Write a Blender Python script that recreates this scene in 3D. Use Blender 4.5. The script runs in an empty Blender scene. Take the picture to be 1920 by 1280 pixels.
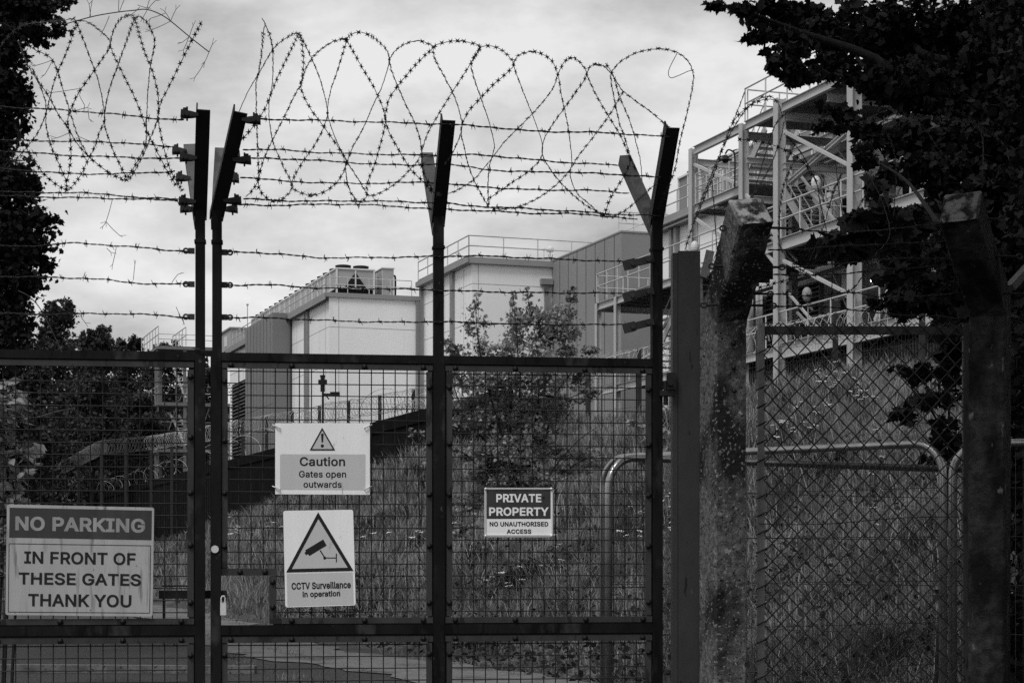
import bpy, math, random
import numpy as np
from mathutils import Vector
rng = np.random.default_rng(7)
random.seed(7)
SC = bpy.context.scene
COL = SC.collection

# ------------------------------------------------------------------ camera
F, CX, HY, H = 3500.0, 960.0, 1040.0, 1.5      # focal length and horizon measured on the photograph, eye height
cam = bpy.data.cameras.new("camera")
camo = bpy.data.objects.new("camera", cam)
COL.objects.link(camo)
cam.sensor_width = 36.0
cam.lens = F / 1920 * 36.0
cam.shift_y = (HY - 640.0) / 1920.0
cam.clip_start, cam.clip_end = 0.1, 3000
camo.location = (0, 0, H)
camo.rotation_euler = (math.pi / 2, 0, 0)
SC.camera = camo
SC.view_settings.view_transform = 'Standard'
SC.view_settings.look = 'None'
SC.view_settings.exposure = .9
SC.view_settings.gamma = 1.0
SC.cycles.use_denoising = False
SC.cycles.max_bounces = 6
SC.cycles.diffuse_bounces = 3

# ------------------------------------------------------------------ sky and sun (overcast, grey)
SUN_EL, SUN_AZ = math.radians(58), math.radians(215)     # azimuth clockwise from +Y: behind the camera, to the left
world = bpy.data.worlds.new("World")
SC.world = world
world.use_nodes = True
N, L = world.node_tree.nodes, world.node_tree.links
N.clear()
out = N.new('ShaderNodeOutputWorld'); bg = N.new('ShaderNodeBackground')
sky = N.new('ShaderNodeTexSky'); sky.sky_type = 'NISHITA'; sky.sun_disc = False
sky.sun_elevation = SUN_EL; sky.sun_rotation = SUN_AZ
bw = N.new('ShaderNodeRGBToBW'); L.new(sky.outputs[0], bw.inputs[0])
tc = N.new('ShaderNodeTexCoord')
mp = N.new('ShaderNodeMapping'); mp.inputs['Scale'].default_value = (1, 1, 2.2); mp.inputs['Location'].default_value = (0.35, 0.2, 0.1)
L.new(tc.outputs['Generated'], mp.inputs[0])
n1 = N.new('ShaderNodeTexNoise'); n1.inputs['Scale'].default_value = 6.5; n1.inputs['Detail'].default_value = 9; n1.inputs['Roughness'].default_value = .58
L.new(mp.outputs[0], n1.inputs['Vector'])
cr = N.new('ShaderNodeMapRange'); cr.inputs[1].default_value = .33; cr.inputs[2].default_value = .62
cr.inputs[3].default_value = 1.6; cr.inputs[4].default_value = 4.0
L.new(n1.outputs['Fac'], cr.inputs[0])
# sky dimmed up the view like a vignette, brightened overhead for top light
sep = N.new('ShaderNodeSeparateXYZ'); L.new(tc.outputs['Generated'], sep.inputs[0])
el = N.new('ShaderNodeValToRGB'); el.color_ramp.interpolation = 'EASE'
for pos, val in ((.04, .85), (.12, 1.0), (.20, .78), (.27, .42), (.36, .42), (.55, .70), (.8, .9)):
    e_ = el.color_ramp.elements[0] if pos == .04 else (el.color_ramp.elements[1] if pos == .8 else el.color_ramp.elements.new(pos))
    e_.position = pos; e_.color = (val, val, val, 1)
L.new(sep.outputs[2], el.inputs[0])
mul = N.new('ShaderNodeMath'); mul.operation = 'MULTIPLY'
L.new(cr.outputs[0], mul.inputs[0]); L.new(el.outputs[0], mul.inputs[1])
mx = N.new('ShaderNodeMix'); mx.data_type = 'FLOAT'; mx.inputs[0].default_value = .85
L.new(bw.outputs[0], mx.inputs[2]); L.new(mul.outputs[0], mx.inputs[3])
L.new(mx.outputs[0], bg.inputs['Color']); bg.inputs['Strength'].default_value = .13
L.new(bg.outputs[0], out.inputs[0])
sun = bpy.data.lights.new("sun", 'SUN'); sun.energy = 1.25; sun.angle = math.radians(20)
suno = bpy.data.objects.new("sun", sun); COL.objects.link(suno)
sd = Vector((math.sin(SUN_AZ) * math.cos(SUN_EL), math.cos(SUN_AZ) * math.cos(SUN_EL), math.sin(SUN_EL)))
suno.rotation_euler = sd.to_track_quat('Z', 'Y').to_euler()

# ------------------------------------------------------------------ geometry of the view
def ray(px, py):
    return np.array([(px - CX) / F, 1.0, (HY - py) / F])
def P(px, py, Y):                                # the point that lies at depth Y behind this spot of the photograph
    return np.array([0, 0, H]) + ray(px, py) * Y
TH = math.atan(3.9e-5 * F)                       # the gate stands a few degrees askew
GD = np.array([math.cos(TH), math.sin(TH), 0]); GN = np.array([math.sin(TH), -math.cos(TH), 0])
GO = np.array([(615 - CX) / F * 7.78, 7.78, 0.0])
def G(px, py, v=0.0):                            # point on the plane of the gate, v metres in front of it
    r = ray(px, py)
    t = (GN @ (GO - np.array([0, 0, H])) + v) / (GN @ r)
    return np.array([0, 0, H]) + r * t
def gu(px, v=0): return float((G(px, HY, v) - GO) @ GD)
def gz(py, px=615): return float(G(px, py)[2])
def gp(u, z, v=0): return GO + GD * u + GN * v + np.array([0, 0, z])
UP = np.array([0, 0, 1.0])
BA = np.array([-.327, .945, 0]); BB = np.array([.945, .327, 0])   # along and across the row of plant buildings

# ------------------------------------------------------------------ mesh builder
OFF = {}
class MB:
    def __init__(s): s.v = []; s.f = []; s.m = []; s.n = 0
    def add(s, vs, fs, mi=0):
        s.v.append(np.asarray(vs, float)); k = s.n
        for f in fs: s.f.append([i + k for i in f]); s.m.append(mi)
        s.n += len(vs)
    def hexa(s, p, mi=0):       # 8 points: bottom ring then top ring
        s.add(p, [(3, 2, 1, 0), (4, 5, 6, 7), (0, 1, 5, 4), (1, 2, 6, 5), (2, 3, 7, 6), (3, 0, 4, 7)], mi)
    def box(s, x0, x1, y0, y1, z0, z1, O=(0, 0, 0), ax=(1, 0, 0), ay=(0, 1, 0), az=(0, 0, 1), mi=0):
        O, ax, ay, az = map(np.asarray, (O, ax, ay, az))
        q = [O + ax * x + ay * y + az * z for z in (z0, z1) for x, y in ((x0, y0), (x1, y0), (x1, y1), (x0, y1))]
        s.hexa(q, mi)
    def bbox(s, s0, s1, t0, t1, z0, z1, O, mi=0):   # box aligned with the plant buildings
        s.box(s0, s1, t0, t1, z0, z1, np.array([O[0], O[1], 0.0]), BB, BA, UP, mi)
    def gbox(s, u0, u1, z0, z1, v0, v1, mi=0):      # box aligned with the gate
        s.box(u0, u1, -v1, -v0, z0, z1, GO, GD, -GN, UP, mi)
    def bar(s, p, q, w, h, side=None, mi=0):
        p, q = np.asarray(p, float), np.asarray(q, float)
        a = (q - p) / np.linalg.norm(q - p)
        if side is None: side = np.cross(a, UP)
        if np.linalg.norm(side) < 1e-4: side = np.array([1.0, 0, 0])
        side = side - a * (side @ a); side /= np.linalg.norm(side); n = np.cross(side, a)
        q8 = [b + side * i * w / 2 + n * j * h / 2 for b in (p, q) for i, j in ((-1, -1), (1, -1), (1, 1), (-1, 1))]
        s.hexa(q8, mi)
    def tube(s, pts, r, n=6, mi=0, closed=False, cap=True):
        pts = np.asarray(pts, float); m = len(pts)
        rr = np.full(m, r) if np.isscalar(r) else np.asarray(r, float)
        t = np.gradient(pts, axis=0) if not closed else (np.roll(pts, -1, 0) - np.roll(pts, 1, 0))
        t = t / np.maximum(np.linalg.norm(t, axis=1), 1e-9)[:, None]
        ref = UP if abs(t[0][2]) < .9 else np.array([1.0, 0, 0])
        nn = np.zeros_like(pts); x = np.cross(t[0], ref); x /= np.linalg.norm(x)
        for i in range(m):
            x = x - t[i] * (x @ t[i]); l = np.linalg.norm(x)
            if l < 1e-6: x = np.cross(t[i], [.3, .5, .8]); l = np.linalg.norm(x)
            x = x / l; nn[i] = x
        bb = np.cross(t, nn)
        a = np.arange(n) * 2 * math.pi / n
        ring = pts[:, None] + rr[:, None, None] * (np.cos(a)[None, :, None] * nn[:, None] + np.sin(a)[None, :, None] * bb[:, None])
        fs = []
        for i in range(m if closed else m - 1):
            j = (i + 1) % m
            for k in range(n):
                l = (k + 1) % n; fs.append((i * n + k, i * n + l, j * n + l, j * n + k))
        if cap and not closed: fs += [tuple(range(n))[::-1], tuple((m - 1) * n + k for k in range(n))]
        s.add(ring.reshape(-1, 3), fs, mi)
    def cyl(s, p, q, r, n=12, mi=0): s.tube([p, q], r, n, mi)
    def prism(s, poly, ext, mi=0):
        poly = np.asarray(poly, float); n = len(poly)
        s.add(np.vstack([poly, poly + ext]), [tuple(range(n))[::-1], tuple(range(n, 2 * n))] + [(i, (i + 1) % n, n + (i + 1) % n, n + i) for i in range(n)], mi)
    def sphere(s, c, r, n=10, mi=0, sz=1.0, z0=-1.0):
        c = np.asarray(c, float); k = n // 2 + 1; vs = []
        for i in range(k + 1):
            zz = z0 + (1 - z0) * i / k; zz = math.sin(zz * math.pi / 2); w = math.sqrt(max(1e-4, 1 - zz * zz))
            for j in range(n):
                b = 2 * math.pi * j / n; vs.append(c + r * np.array([w * math.cos(b), w * math.sin(b), zz * sz]))
        fs = [(i * n + j, i * n + (j + 1) % n, (i + 1) * n + (j + 1) % n, (i + 1) * n + j) for i in range(k) for j in range(n)]
        s.add(vs, fs + [tuple(range(n))[::-1], tuple(k * n + j for j in range(n))], mi)
    def build(s, name, mats, parent=None, loc=None, smooth=False):
        V = np.vstack(s.v)
        off = np.asarray(OFF[parent.name]) if parent is not None else (np.asarray(loc, float) if loc is not None else np.zeros(3))
        me = bpy.data.meshes.new(name)
        me.from_pydata((V - off).tolist(), [], s.f)
        mats = mats if isinstance(mats, (list, tuple)) else [mats]
        for m in mats: me.materials.append(m)
        if max(s.m, default=0): me.polygons.foreach_set('material_index', s.m)
        if smooth: me.polygons.foreach_set('use_smooth', [True] * len(me.polygons))
        me.update()
        o = bpy.data.objects.new(name, me); COL.objects.link(o)
        if parent is not None: o.parent = parent
        else: o.location = off
        OFF[o.name] = off
        return o
def tag(o, label=None, cat=None, group=None, kind=None):
    if label: o['label'] = label
    if cat: o['category'] = cat
    if group: o['group'] = group
    if kind: o['kind'] = kind
    return o
def thing(name, label, cat, loc, group=None):
    o = bpy.data.objects.new(name, None); COL.objects.link(o); o.location = loc; o.empty_display_size = .2
    OFF[o.name] = np.asarray(loc, float)
    return tag(o, label, cat, group)
def dup(root, loc, label=None):
    def cp(o, par):
        c = o.copy(); COL.objects.link(c)
        if par is not None: c.parent = par
        for ch in list(o.children): cp(ch, c)
        return c
    r = cp(root, None); r.location = loc; OFF[r.name] = np.asarray(loc, float)
    if label: r['label'] = label
    return r
def crom(pts, step):
    p = np.asarray(pts, float)
    if len(p) == 2:
        n = max(2, int(np.linalg.norm(p[1] - p[0]) / step) + 1); return p[0] + (p[1] - p[0]) * np.linspace(0, 1, n)[:, None]
    q = np.vstack([2 * p[0] - p[1], p, 2 * p[-1] - p[-2]]); o = []
    for i in range(1, len(q) - 2):
        a, b, c, d = q[i - 1:i + 3]; n = max(2, int(np.linalg.norm(c - b) / step) + 1)
        t = np.linspace(0, 1, n, endpoint=False)[:, None]
        o.append(.5 * (2 * b + (c - a) * t + (2 * a - 5 * b + 4 * c - d) * t**2 + (3 * b - a - 3 * c + d) * t**3))
    o.append(p[-1:]); return np.vstack(o)

# ------------------------------------------------------------------ materials (the photograph is black and white, so every colour is a grey)
def mat(name, base, rough=.6, metal=0.0, var=.3, scale=8.0, bump=0.0, stretch=(1, 1, 1), spots=None, emit=0, coord='Object', spec=.3, lichen=0):
    m = bpy.data.materials.new(name); m.use_nodes = True
    nt = m.node_tree; n, l = nt.nodes, nt.links
    b = n['Principled BSDF']; b.inputs['Roughness'].default_value = rough; b.inputs['Specular IOR Level'].default_value = spec; b.inputs['Metallic'].default_value = metal
    if emit:
        b.inputs['Emission Color'].default_value = (1, 1, 1, 1); b.inputs['Emission Strength'].default_value = emit
    t = n.new('ShaderNodeTexCoord'); mpn = n.new('ShaderNodeMapping'); mpn.inputs['Scale'].default_value = stretch
    l.new(t.outputs[coord], mpn.inputs[0])
    no = n.new('ShaderNodeTexNoise'); no.inputs['Scale'].default_value = scale; no.inputs['Detail'].default_value = 6; no.inputs['Roughness'].default_value = .65
    l.new(mpn.outputs[0], no.inputs['Vector'])
    r = n.new('ShaderNodeValToRGB'); lo, hi = base * (1 - var), base * (1 + var)
    r.color_ramp.elements[0].position = .3; r.color_ramp.elements[1].position = .7
    r.color_ramp.elements[0].color = (lo, lo, lo, 1); r.color_ramp.elements[1].color = (hi, hi, hi, 1)
    l.new(no.outputs['Fac'], r.inputs[0]); col = r.outputs[0]
    for sp in (spots or []):         # (colour, scale, threshold, softness, stretch): patches of wear with an outline of their own
        m2 = n.new('ShaderNodeMapping'); m2.inputs['Scale'].default_value = sp[4]; l.new(t.outputs[coord], m2.inputs[0])
        s2 = n.new('ShaderNodeTexNoise'); s2.inputs['Scale'].default_value = sp[1]; s2.inputs['Detail'].default_value = 4
        l.new(m2.outputs[0], s2.inputs['Vector'])
        mr = n.new('ShaderNodeMapRange'); mr.inputs[1].default_value = sp[2]; mr.inputs[2].default_value = sp[2] + sp[3]
        l.new(s2.outputs['Fac'], mr.inputs[0])
        mi = n.new('ShaderNodeMix'); mi.data_type = 'RGBA'; l.new(mr.outputs[0], mi.inputs[0]); l.new(col, mi.inputs[6])
        mi.inputs[7].default_value = (sp[0], sp[0], sp[0], 1); col = mi.outputs[2]
    if lichen:                       # pale crusts that settle on upward-facing surfaces
        ge = n.new('ShaderNodeNewGeometry'); sx = n.new('ShaderNodeSeparateXYZ'); l.new(ge.outputs['True Normal'], sx.inputs[0])
        m3 = n.new('ShaderNodeMapRange'); m3.inputs[1].default_value = .25; m3.inputs[2].default_value = .6; l.new(sx.outputs[2], m3.inputs[0])
        n3 = n.new('ShaderNodeTexNoise'); n3.inputs['Scale'].default_value = 24; n3.inputs['Detail'].default_value = 5; l.new(t.outputs[coord], n3.inputs['Vector'])
        m4 = n.new('ShaderNodeMapRange'); m4.inputs[1].default_value = .42; m4.inputs[2].default_value = .56; l.new(n3.outputs['Fac'], m4.inputs[0])
        mu = n.new('ShaderNodeMath'); mu.operation = 'MULTIPLY'; l.new(m3.outputs[0], mu.inputs[0]); l.new(m4.outputs[0], mu.inputs[1])
        mi = n.new('ShaderNodeMix'); mi.data_type = 'RGBA'; l.new(mu.outputs[0], mi.inputs[0]); l.new(col, mi.inputs[6]); mi.inputs[7].default_value = (lichen, lichen, lichen, 1); col = mi.outputs[2]
    l.new(col, b.inputs['Base Color'])
    if bump:
        bu = n.new('ShaderNodeBump'); bu.inputs['Strength'].default_value = bump; bu.inputs['Distance'].default_value = .01
        l.new(no.outputs['Fac'], bu.inputs['Height']); l.new(bu.outputs[0], b.inputs['Normal'])
    return m
def leafmat(name, base, var=.5, scale=1.5, rough=.55, trans=.25):
    m = bpy.data.materials.new(name); m.use_nodes = True
    n, l = m.node_tree.nodes, m.node_tree.links
    b = n['Principled BSDF']; b.inputs['Roughness'].default_value = rough; b.inputs['Specular IOR Level'].default_value = .15
    t = n.new('ShaderNodeTexCoord'); no = n.new('ShaderNodeTexNoise'); no.inputs['Scale'].default_value = scale; no.inputs['Detail'].default_value = 8
    l.new(t.outputs['Object'], no.inputs['Vector'])
    r = n.new('ShaderNodeValToRGB'); r.color_ramp.elements[0].position = .32; r.color_ramp.elements[1].position = .68
    for e, k in zip(r.color_ramp.elements, (1 - var, 1 + var)): e.color = (base * k, base * k, base * k, 1)
    l.new(no.outputs['Fac'], r.inputs[0]); l.new(r.outputs[0], b.inputs['Base Color'])
    tr = n.new('ShaderNodeBsdfTranslucent'); l.new(r.outputs[0], tr.inputs[0])
    ms = n.new('ShaderNodeMixShader'); ms.inputs[0].default_value = trans
    o = n['Material Output']; l.new(b.outputs[0], ms.inputs[1]); l.new(tr.outputs[0], ms.inputs[2]); l.new(ms.outputs[0], o.inputs[0])
    return m
M = {}
M['gate'] = mat('painted_gate_steel', .008, .7, .0, .45, 11, .25, (1, 1, .4), [(.003, 22, .58, .05, (1, 1, .22)), (.042, 7, .56, .12, (1, 1, .6)), (.05, 30, .69, .04, (1, 1, .5)), (.003, 3, .5, .2, (1, 1, 1))], spec=.12)
M['strip'] = mat('clamp_strip_steel', .032, .6, .0, .4, 10, .15, (1, 1, .4), [(.010, 24, .60, .05, (1, 1, .3))])
M['meshwire'] = mat('welded_mesh_wire', .020, .6, .0, .4, 12, spec=.15)
M['arm'] = mat('black_angle_iron', .006, .6, .0, .4, 12, .1)
M['armgrey'] = mat('weathered_angle_iron', .075, .6, .0, .35, 7, .15, (1, 1, 1), [(.03, 9, .56, .1, (1, 1, .6))])
M['wire'] = mat('barbed_wire_steel', .012, .6, .0, .5, 20)
M['razor'] = mat('razor_wire_steel', .012, .55, .0, .5, 20)
M['razorbright'] = mat('galvanised_razor_wire', .36, .45, .2, .35, 3)
M['galv'] = mat('galvanised_tube', .32, .28, .85, .3, 12, .03)
M['infill'] = mat('fine_panel_wire', .05, .6, .3, .2, 14)
M['galvdull'] = mat('dull_galvanised_steel', .16, .6, .2, .3, 14, .05)
M['zinc'] = mat('bright_zinc', .7, .3, .5, .1, 6)
M['post'] = mat('painted_steel_post', .026, .55, .0, .2, 14, .08, (1, 1, .5), [(.004, 46, .655, .02, (1, 1, .2)), (.016, 3, .55, .2, (1, 1, .5)), (.06, 40, .70, .03, (1, 1, .4))])
M['concrete'] = mat('weathered_concrete', .11, .95, 0, .6, 40, .8, (1, 1, 1), [(.02, 4, .47, .10, (1, 1, .45)), (.20, 75, .60, .05, (1, 1, 1)), (.28, 24, .68, .03, (1, 1, 1)), (.008, 90, .60, .06, (1, 1, 1))], spec=.1, lichen=.34)
M['concretedark'] = mat('shade_dark_concrete', .035, .95, 0, .6, 26, 1.5, (1, 1, 1), [(.010, 5, .46, .12, (1, 1, .5)), (.12, 26, .66, .05, (1, 1, .4))], spec=.08, lichen=.12)  # weathered concrete with the overhanging tree's shade put into a darker base
M['bolt'] = mat('bolt_head', .012, .5, .3, .3, 20)
M['signwhite'] = mat('sign_white', .85, .5, 0, .05, 12, 0, (1, 1, .15), [(.42, 40, .68, .08, (1, 1, .25))])
M['signgrey'] = mat('sign_pale_panel', .52, .5, 0, .05, 12, 0, (1, 1, .15), [(.33, 40, .67, .08, (1, 1, .25))])
M['signdirty'] = mat('dirty_sign_white', .37, .6, 0, .12, 14, 0, (1, 1, .12), [(.17, 34, .58, .12, (1, 1, .12)), (.10, 60, .70, .05, (1, 1, .6))])
M['signred'] = mat('sign_header_grey', .038, .5, 0, .2, 20, 0, (1, 1, .2), [(.05, 30, .6, .1, (1, 1, .2))])
M['letterfade'] = mat('faded_lettering', .27, .6, 0, .25, 30, 0, (1, 1, .1))
M['ink'] = mat('black_lettering', .010, .5, 0, .2, 30)
M['cladwhite'] = mat('pale_cladding', .76, .6, 0, .05, .25, 0, (1, 1, .3), [(.62, 1.1, .56, .25, (1, 1, .10)), (.56, 3.5, .66, .1, (1, 1, .06))])
M['cladgrey'] = mat('shade_panel_grey', .17, .6, 0, .07, .3, 0, (1, 1, .4))
M['clad2grey'] = mat('mid_grey_cladding', .22, .6, 0, .07, .3, 0, (1, 1, .4))
M['joint'] = mat('cladding_joint', .30, .7, 0, .1, 1)
M['jointdark'] = mat('dark_cladding_joint', .05, .7, 0, .1, 1)
M['coping'] = mat('roof_coping', .24, .6, 0, .1, .6)
M['pipe'] = mat('downpipe', .20, .6, 0, .1, 1)
M['rail'] = mat('pale_handrail', .48, .5, .2, .15, 2)
M['steelpale'] = mat('pale_structural_steel', .42, .6, .1, .1, .9)
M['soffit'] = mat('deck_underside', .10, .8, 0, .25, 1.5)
M['louver'] = mat('louver_blade', .16, .6, 0, .1, 2)
M['black'] = mat('black_void', .008, .9, 0, .2, 4)
M['chiller'] = mat('chiller_casing', .34, .55, .1, .08, .8)
M['chframe'] = mat('chiller_frame', .62, .5, .1, .05, 2)
M['fan'] = mat('fan_cowl', .02, .6, .1, .2, 5)
M['lamp'] = mat('lamp_white', .55, .5, 0, .05, 5)
M['lampdull'] = mat('lamp_dull', .25, .6, 0, .15, 5)
M['lit'] = mat('lit_lamp', .9, .5, 0, 0, 5, emit=4)
M['wall'] = mat('dark_retaining_wall', .006, .95, 0, .5, 1.2, .3, (1, 1, .5), [(.014, 4, .63, .12, (1, 1, 1))], spec=.04)
M['fencepost'] = mat('dark_fence_post', .02, .7, .1, .3, 3)
M['palisade'] = mat('palisade_steel', .12, .6, .2, .2, 3)
M['soil'] = mat('grassy_soil', .03, .95, 0, .6, 1.6, .5, spots=[(.09, .6, .5, .2, (1, 1, 1)), (.02, 9, .55, .1, (1, 1, 1))])
M['road'] = mat('stony_tarmac', .016, .9, 0, .6, 28, .8, spots=[(.11, 42, .60, .05, (1, 1, 1)), (.03, 1.2, .5, .25, (1, 1, 1))])
M['path'] = mat('concrete_path', .105, .9, 0, .5, 5, .4, (1, 3, 1), spots=[(.04, 1.3, .52, .16, (1, 1, 1)), (.15, 7, .60, .1, (1, 2, 1)), (.02, 22, .62, .05, (1, 1, 1))])
M['bark'] = mat('dark_bark', .012, .95, 0, .5, 14, .8, (1, 1, .3))
M['leafblack'] = leafmat('near_tree_leaf', .016, .6, 2.2, .7, .10)
M['leafmid'] = leafmat('maple_shrub_leaf', .25, .75, 5.0, .5, .35)
M['leaffar'] = leafmat('far_tree_leaf', .036, .85, .5, .7, .15)
M['grass'] = leafmat('meadow_grass', .13, .95, .7, .75, .3)
M['stem'] = leafmat('pale_seed_stem', .30, .5, 2.5, .7, .3)
M['weed'] = leafmat('weed_leaf', .03, .6, 3, .6, .2)
M['petal'] = mat('white_petal', .6, .7, 0, .03, 5)
M['twig'] = mat('dead_stem', .045, .9, 0, .4, 30)

# ------------------------------------------------------------------ the ground
def hgt(X, Y):
    X, Y = np.asarray(X, float), np.asarray(Y, float)
    d = X * .945 + (Y - 22) * .327; e = -X * .327 + (Y - 22) * .945
    foot = np.interp(e, [-60, -10, 10, 25, 33, 50, 84, 140, 220], [3.2, 3.4, 3.6, 4.5, 5.1, 4.4, 2.4, 1.0, .5])
    upper = np.clip(6.0 + (d - 10) * .07, 6.0, 7.3)
    w = np.clip((e - 20) / 9, 0, 1); w = w * w * (3 - 2 * w)
    low = foot * np.clip((d - 1.5) / 8.5, 0, 1) ** .92
    slope = foot + (6.9 - foot) * np.clip((d - 10) / 12, 0, 1)
    step = foot + (upper - foot) * np.clip((d - 10.2) / 1.1, 0, 1)
    z = np.where(d < 10, low, slope * (1 - w) + step * w)
    z = z + np.where(d > 1.5, .12 * np.sin(X * 1.3 + Y * .4) * np.sin(Y * .55 - X * .3) * np.clip((d - 1.5) / 4, 0, 1) * np.clip((70 - Y) / 20, 0, 1), 0)
    if_ = np.clip((Y - 20) / 10, 0, 1)
    cap = 1.42 + Y * np.interp(X / np.maximum(Y, 1), [.0, .04, .07, .13, .2], [.085, .0672, .0675, .083, .097])
    z = np.where((d > 1.5) & (Y > 20), np.minimum(z, np.maximum(cap, 0)), z)
    hill = 15 * np.clip((Y - 165) / 70, 0, 1) * np.clip((-14 - X) / 25, 0, 1)
    return z + hill
def grid_mesh(name, xs, ys, zf, m, kind):
    XX, YY = np.meshgrid(xs, ys); ZZ = zf(XX, YY); nx, ny = len(xs), len(ys)
    V = np.stack([XX, YY, ZZ], -1).reshape(-1, 3)
    fs = [(j * nx + i, j * nx + i + 1, (j + 1) * nx + i + 1, (j + 1) * nx + i) for j in range(ny - 1) for i in range(nx - 1)]
    b = MB(); b.add(V, fs); o = b.build(name, m, smooth=True); return tag(o, kind=kind)
xs = np.concatenate([-np.geomspace(900, 46, 16), np.arange(-45, 46, .8), np.geomspace(46, 900, 16)])
ys = np.concatenate([-np.geomspace(300, 12, 8), np.arange(-11, 125, .8), np.geomspace(126, 1500, 18)])
ground = grid_mesh('ground', xs, ys, hgt, M['soil'], 'structure')
def ribbon(name, pts, w, lift, m):
    c = crom([(x, y, 0) for x, y in pts], .5); b = MB(); rows = []
    t = np.gradient(c, axis=0); t /= np.linalg.norm(t, axis=1)[:, None]; nr = np.stack([t[:, 1], -t[:, 0], 0 * t[:, 0]], 1)
    ks = np.linspace(-.5, .5, 7)
    V = []
    for i, p in enumerate(c):
        for k in ks:
            ww = w + (.30 * math.sin(i * .37 + 3 * (k > 0)) + .22 * math.sin(i * 1.13 + 5 * (k > 0)) + .16 * math.sin(i * 2.3 + (k > 0))) * abs(k) * 2
            q = p + nr[i] * k * ww; V.append((q[0], q[1], float(hgt(q[0], q[1])) + lift))
    n = len(ks); fs = [(i * n + j, i * n + j + 1, (i + 1) * n + j + 1, (i + 1) * n + j) for i in range(len(c) - 1) for j in range(n - 1)]
    b.add(V, fs); return tag(b.build(name, m, smooth=True), kind='structure')
ribbon('road', [(-3.2, -10), (-3.2, 8), (-3.6, 18), (-6.8, 27), (-12, 36), (-22, 52)], 7.5, .022, M['road'])
ribbon('path', [(1.6, 19.2), (-.5, 22.6), (-2.8, 27.2), (-5, 33.4), (-8, 45), (-12.2, 56), (-20, 65), (-32, 70)], 1.8, .035, M['path'])
kb = MB()
kb.bar((-9.5, 23.9, .05), (-3.2, 23.3, .05), .16, .14)
tag(kb.build('kerb', M['path']), kind='structure')

# ------------------------------------------------------------------ the pair of gates
V0, V1 = -.025, .025                     # the tube frame is 50 mm deep
ZT = (gz(680), gz(664.5)); ZM = (gz(1188), gz(1170.5)); ZB = (.10, .15)
S_T = (gz(693), gz(682.5)); S_MU = (gz(1168), gz(1157)); S_ML = (gz(1203), gz(1192))
def bolts(mb, u, z, v=.036, r=.0125, mi=1):
    p = gp(u, z, v); mb.sphere(p, r, 10, mi)
def mesh_panel(root, u0, u1, z0, z1, cut=None, pitch=.0498):
    b = MB(); v = .004
    k = 0; u = u0 + .02
    while u < u1:
        lo = z0
        if cut and u < cut[0]: lo = cut[1]
        b.tube([gp(u, lo, v), gp(u + random.uniform(-.001, .001), (lo + z1) / 2, v), gp(u, z1, v)], .0023, 4); u += pitch
    z = z1 - .035
    while z > z0:
        lo = u0
        if cut and z < cut[1]: lo = cut[0]
        b.tube([gp(lo, z, v + .005), gp((lo + u1) / 2, z + random.uniform(-.0012, .0012), v + .005), gp(u1, z, v + .005)], .0023, 4); z -= pitch
    b.build('mesh_panel', M['meshwire'], root)
def strip_h(root, u0, u1, z, bs):
    b = MB(); b.gbox(u0, u1, z[0], z[1], .011, .019)
    for u in bs: bolts(b, u, (z[0] + z[1]) / 2, .02)
    b.build('clamp_strip', [M['strip'], M['bolt']], root)
def strip_v(root, u, w, z0, z1, bs):
    b = MB(); b.gbox(u - w / 2, u + w / 2, z0, z1, .0085, .0165)
    for z in bs: bolts(b, u, z, .018)
    b.build('clamp_strip', [M['strip'], M['bolt']], root)
def arm(root, base, tip, dep, m, w=.056, flip=1):
    # rolled angle section: one flange faces the road, the other runs back from its left edge
    B = G(base[0], base[1]); Yt = G(tip[0], 600)[1]
    T = P(tip[0], tip[1], G(base[0], base[1])[1] - dep)
    a = (T - B) / np.linalg.norm(T - B); s = GD - a * (GD @ a); s /= np.linalg.norm(s); n = np.cross(a, s); n *= np.sign(n @ GN) or 1
    b = MB(); B2 = B - a * .02
    b.bar(B2, T, w, .006, s)
    q = -s * (w / 2 - .003) * flip - n * (w / 2 + .001)
    b.bar(B2 + q, T + q, .006, w - .004, s)
    b.build('angle_arm', m, root); return B, T
def arm_pt(base, tip, dep, t): return G(base[0], base[1]) * (1 - t) + P(tip[0], tip[1], G(base[0], base[1])[1] - dep) * t
ARMS = {}
def post_top(root, px, wpx, base, ft, bt, dep=.31):
    u0, u1 = gu(px - wpx / 2), gu(px + wpx / 2)
    zb = G(base[0], base[1])[2]
    b = MB(); b.gbox(u0 + .001, u1 - .001, ZT[1], zb + .02, V0 + .001, V1 - .001)
    zj = zb - .115
    b.gbox(u0 - .003, u1 + .003, zj, zj + .012, V0 - .003, V1 + .003)
    b.build('extension_post', M['gate'], root)
    arm(root, base, ft, dep, M['arm']); arm(root, (base[0], base[1] + 3), bt, -dep, M['armgrey'], .05)
    ARMS[px] = (base, ft, bt, dep)
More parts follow.
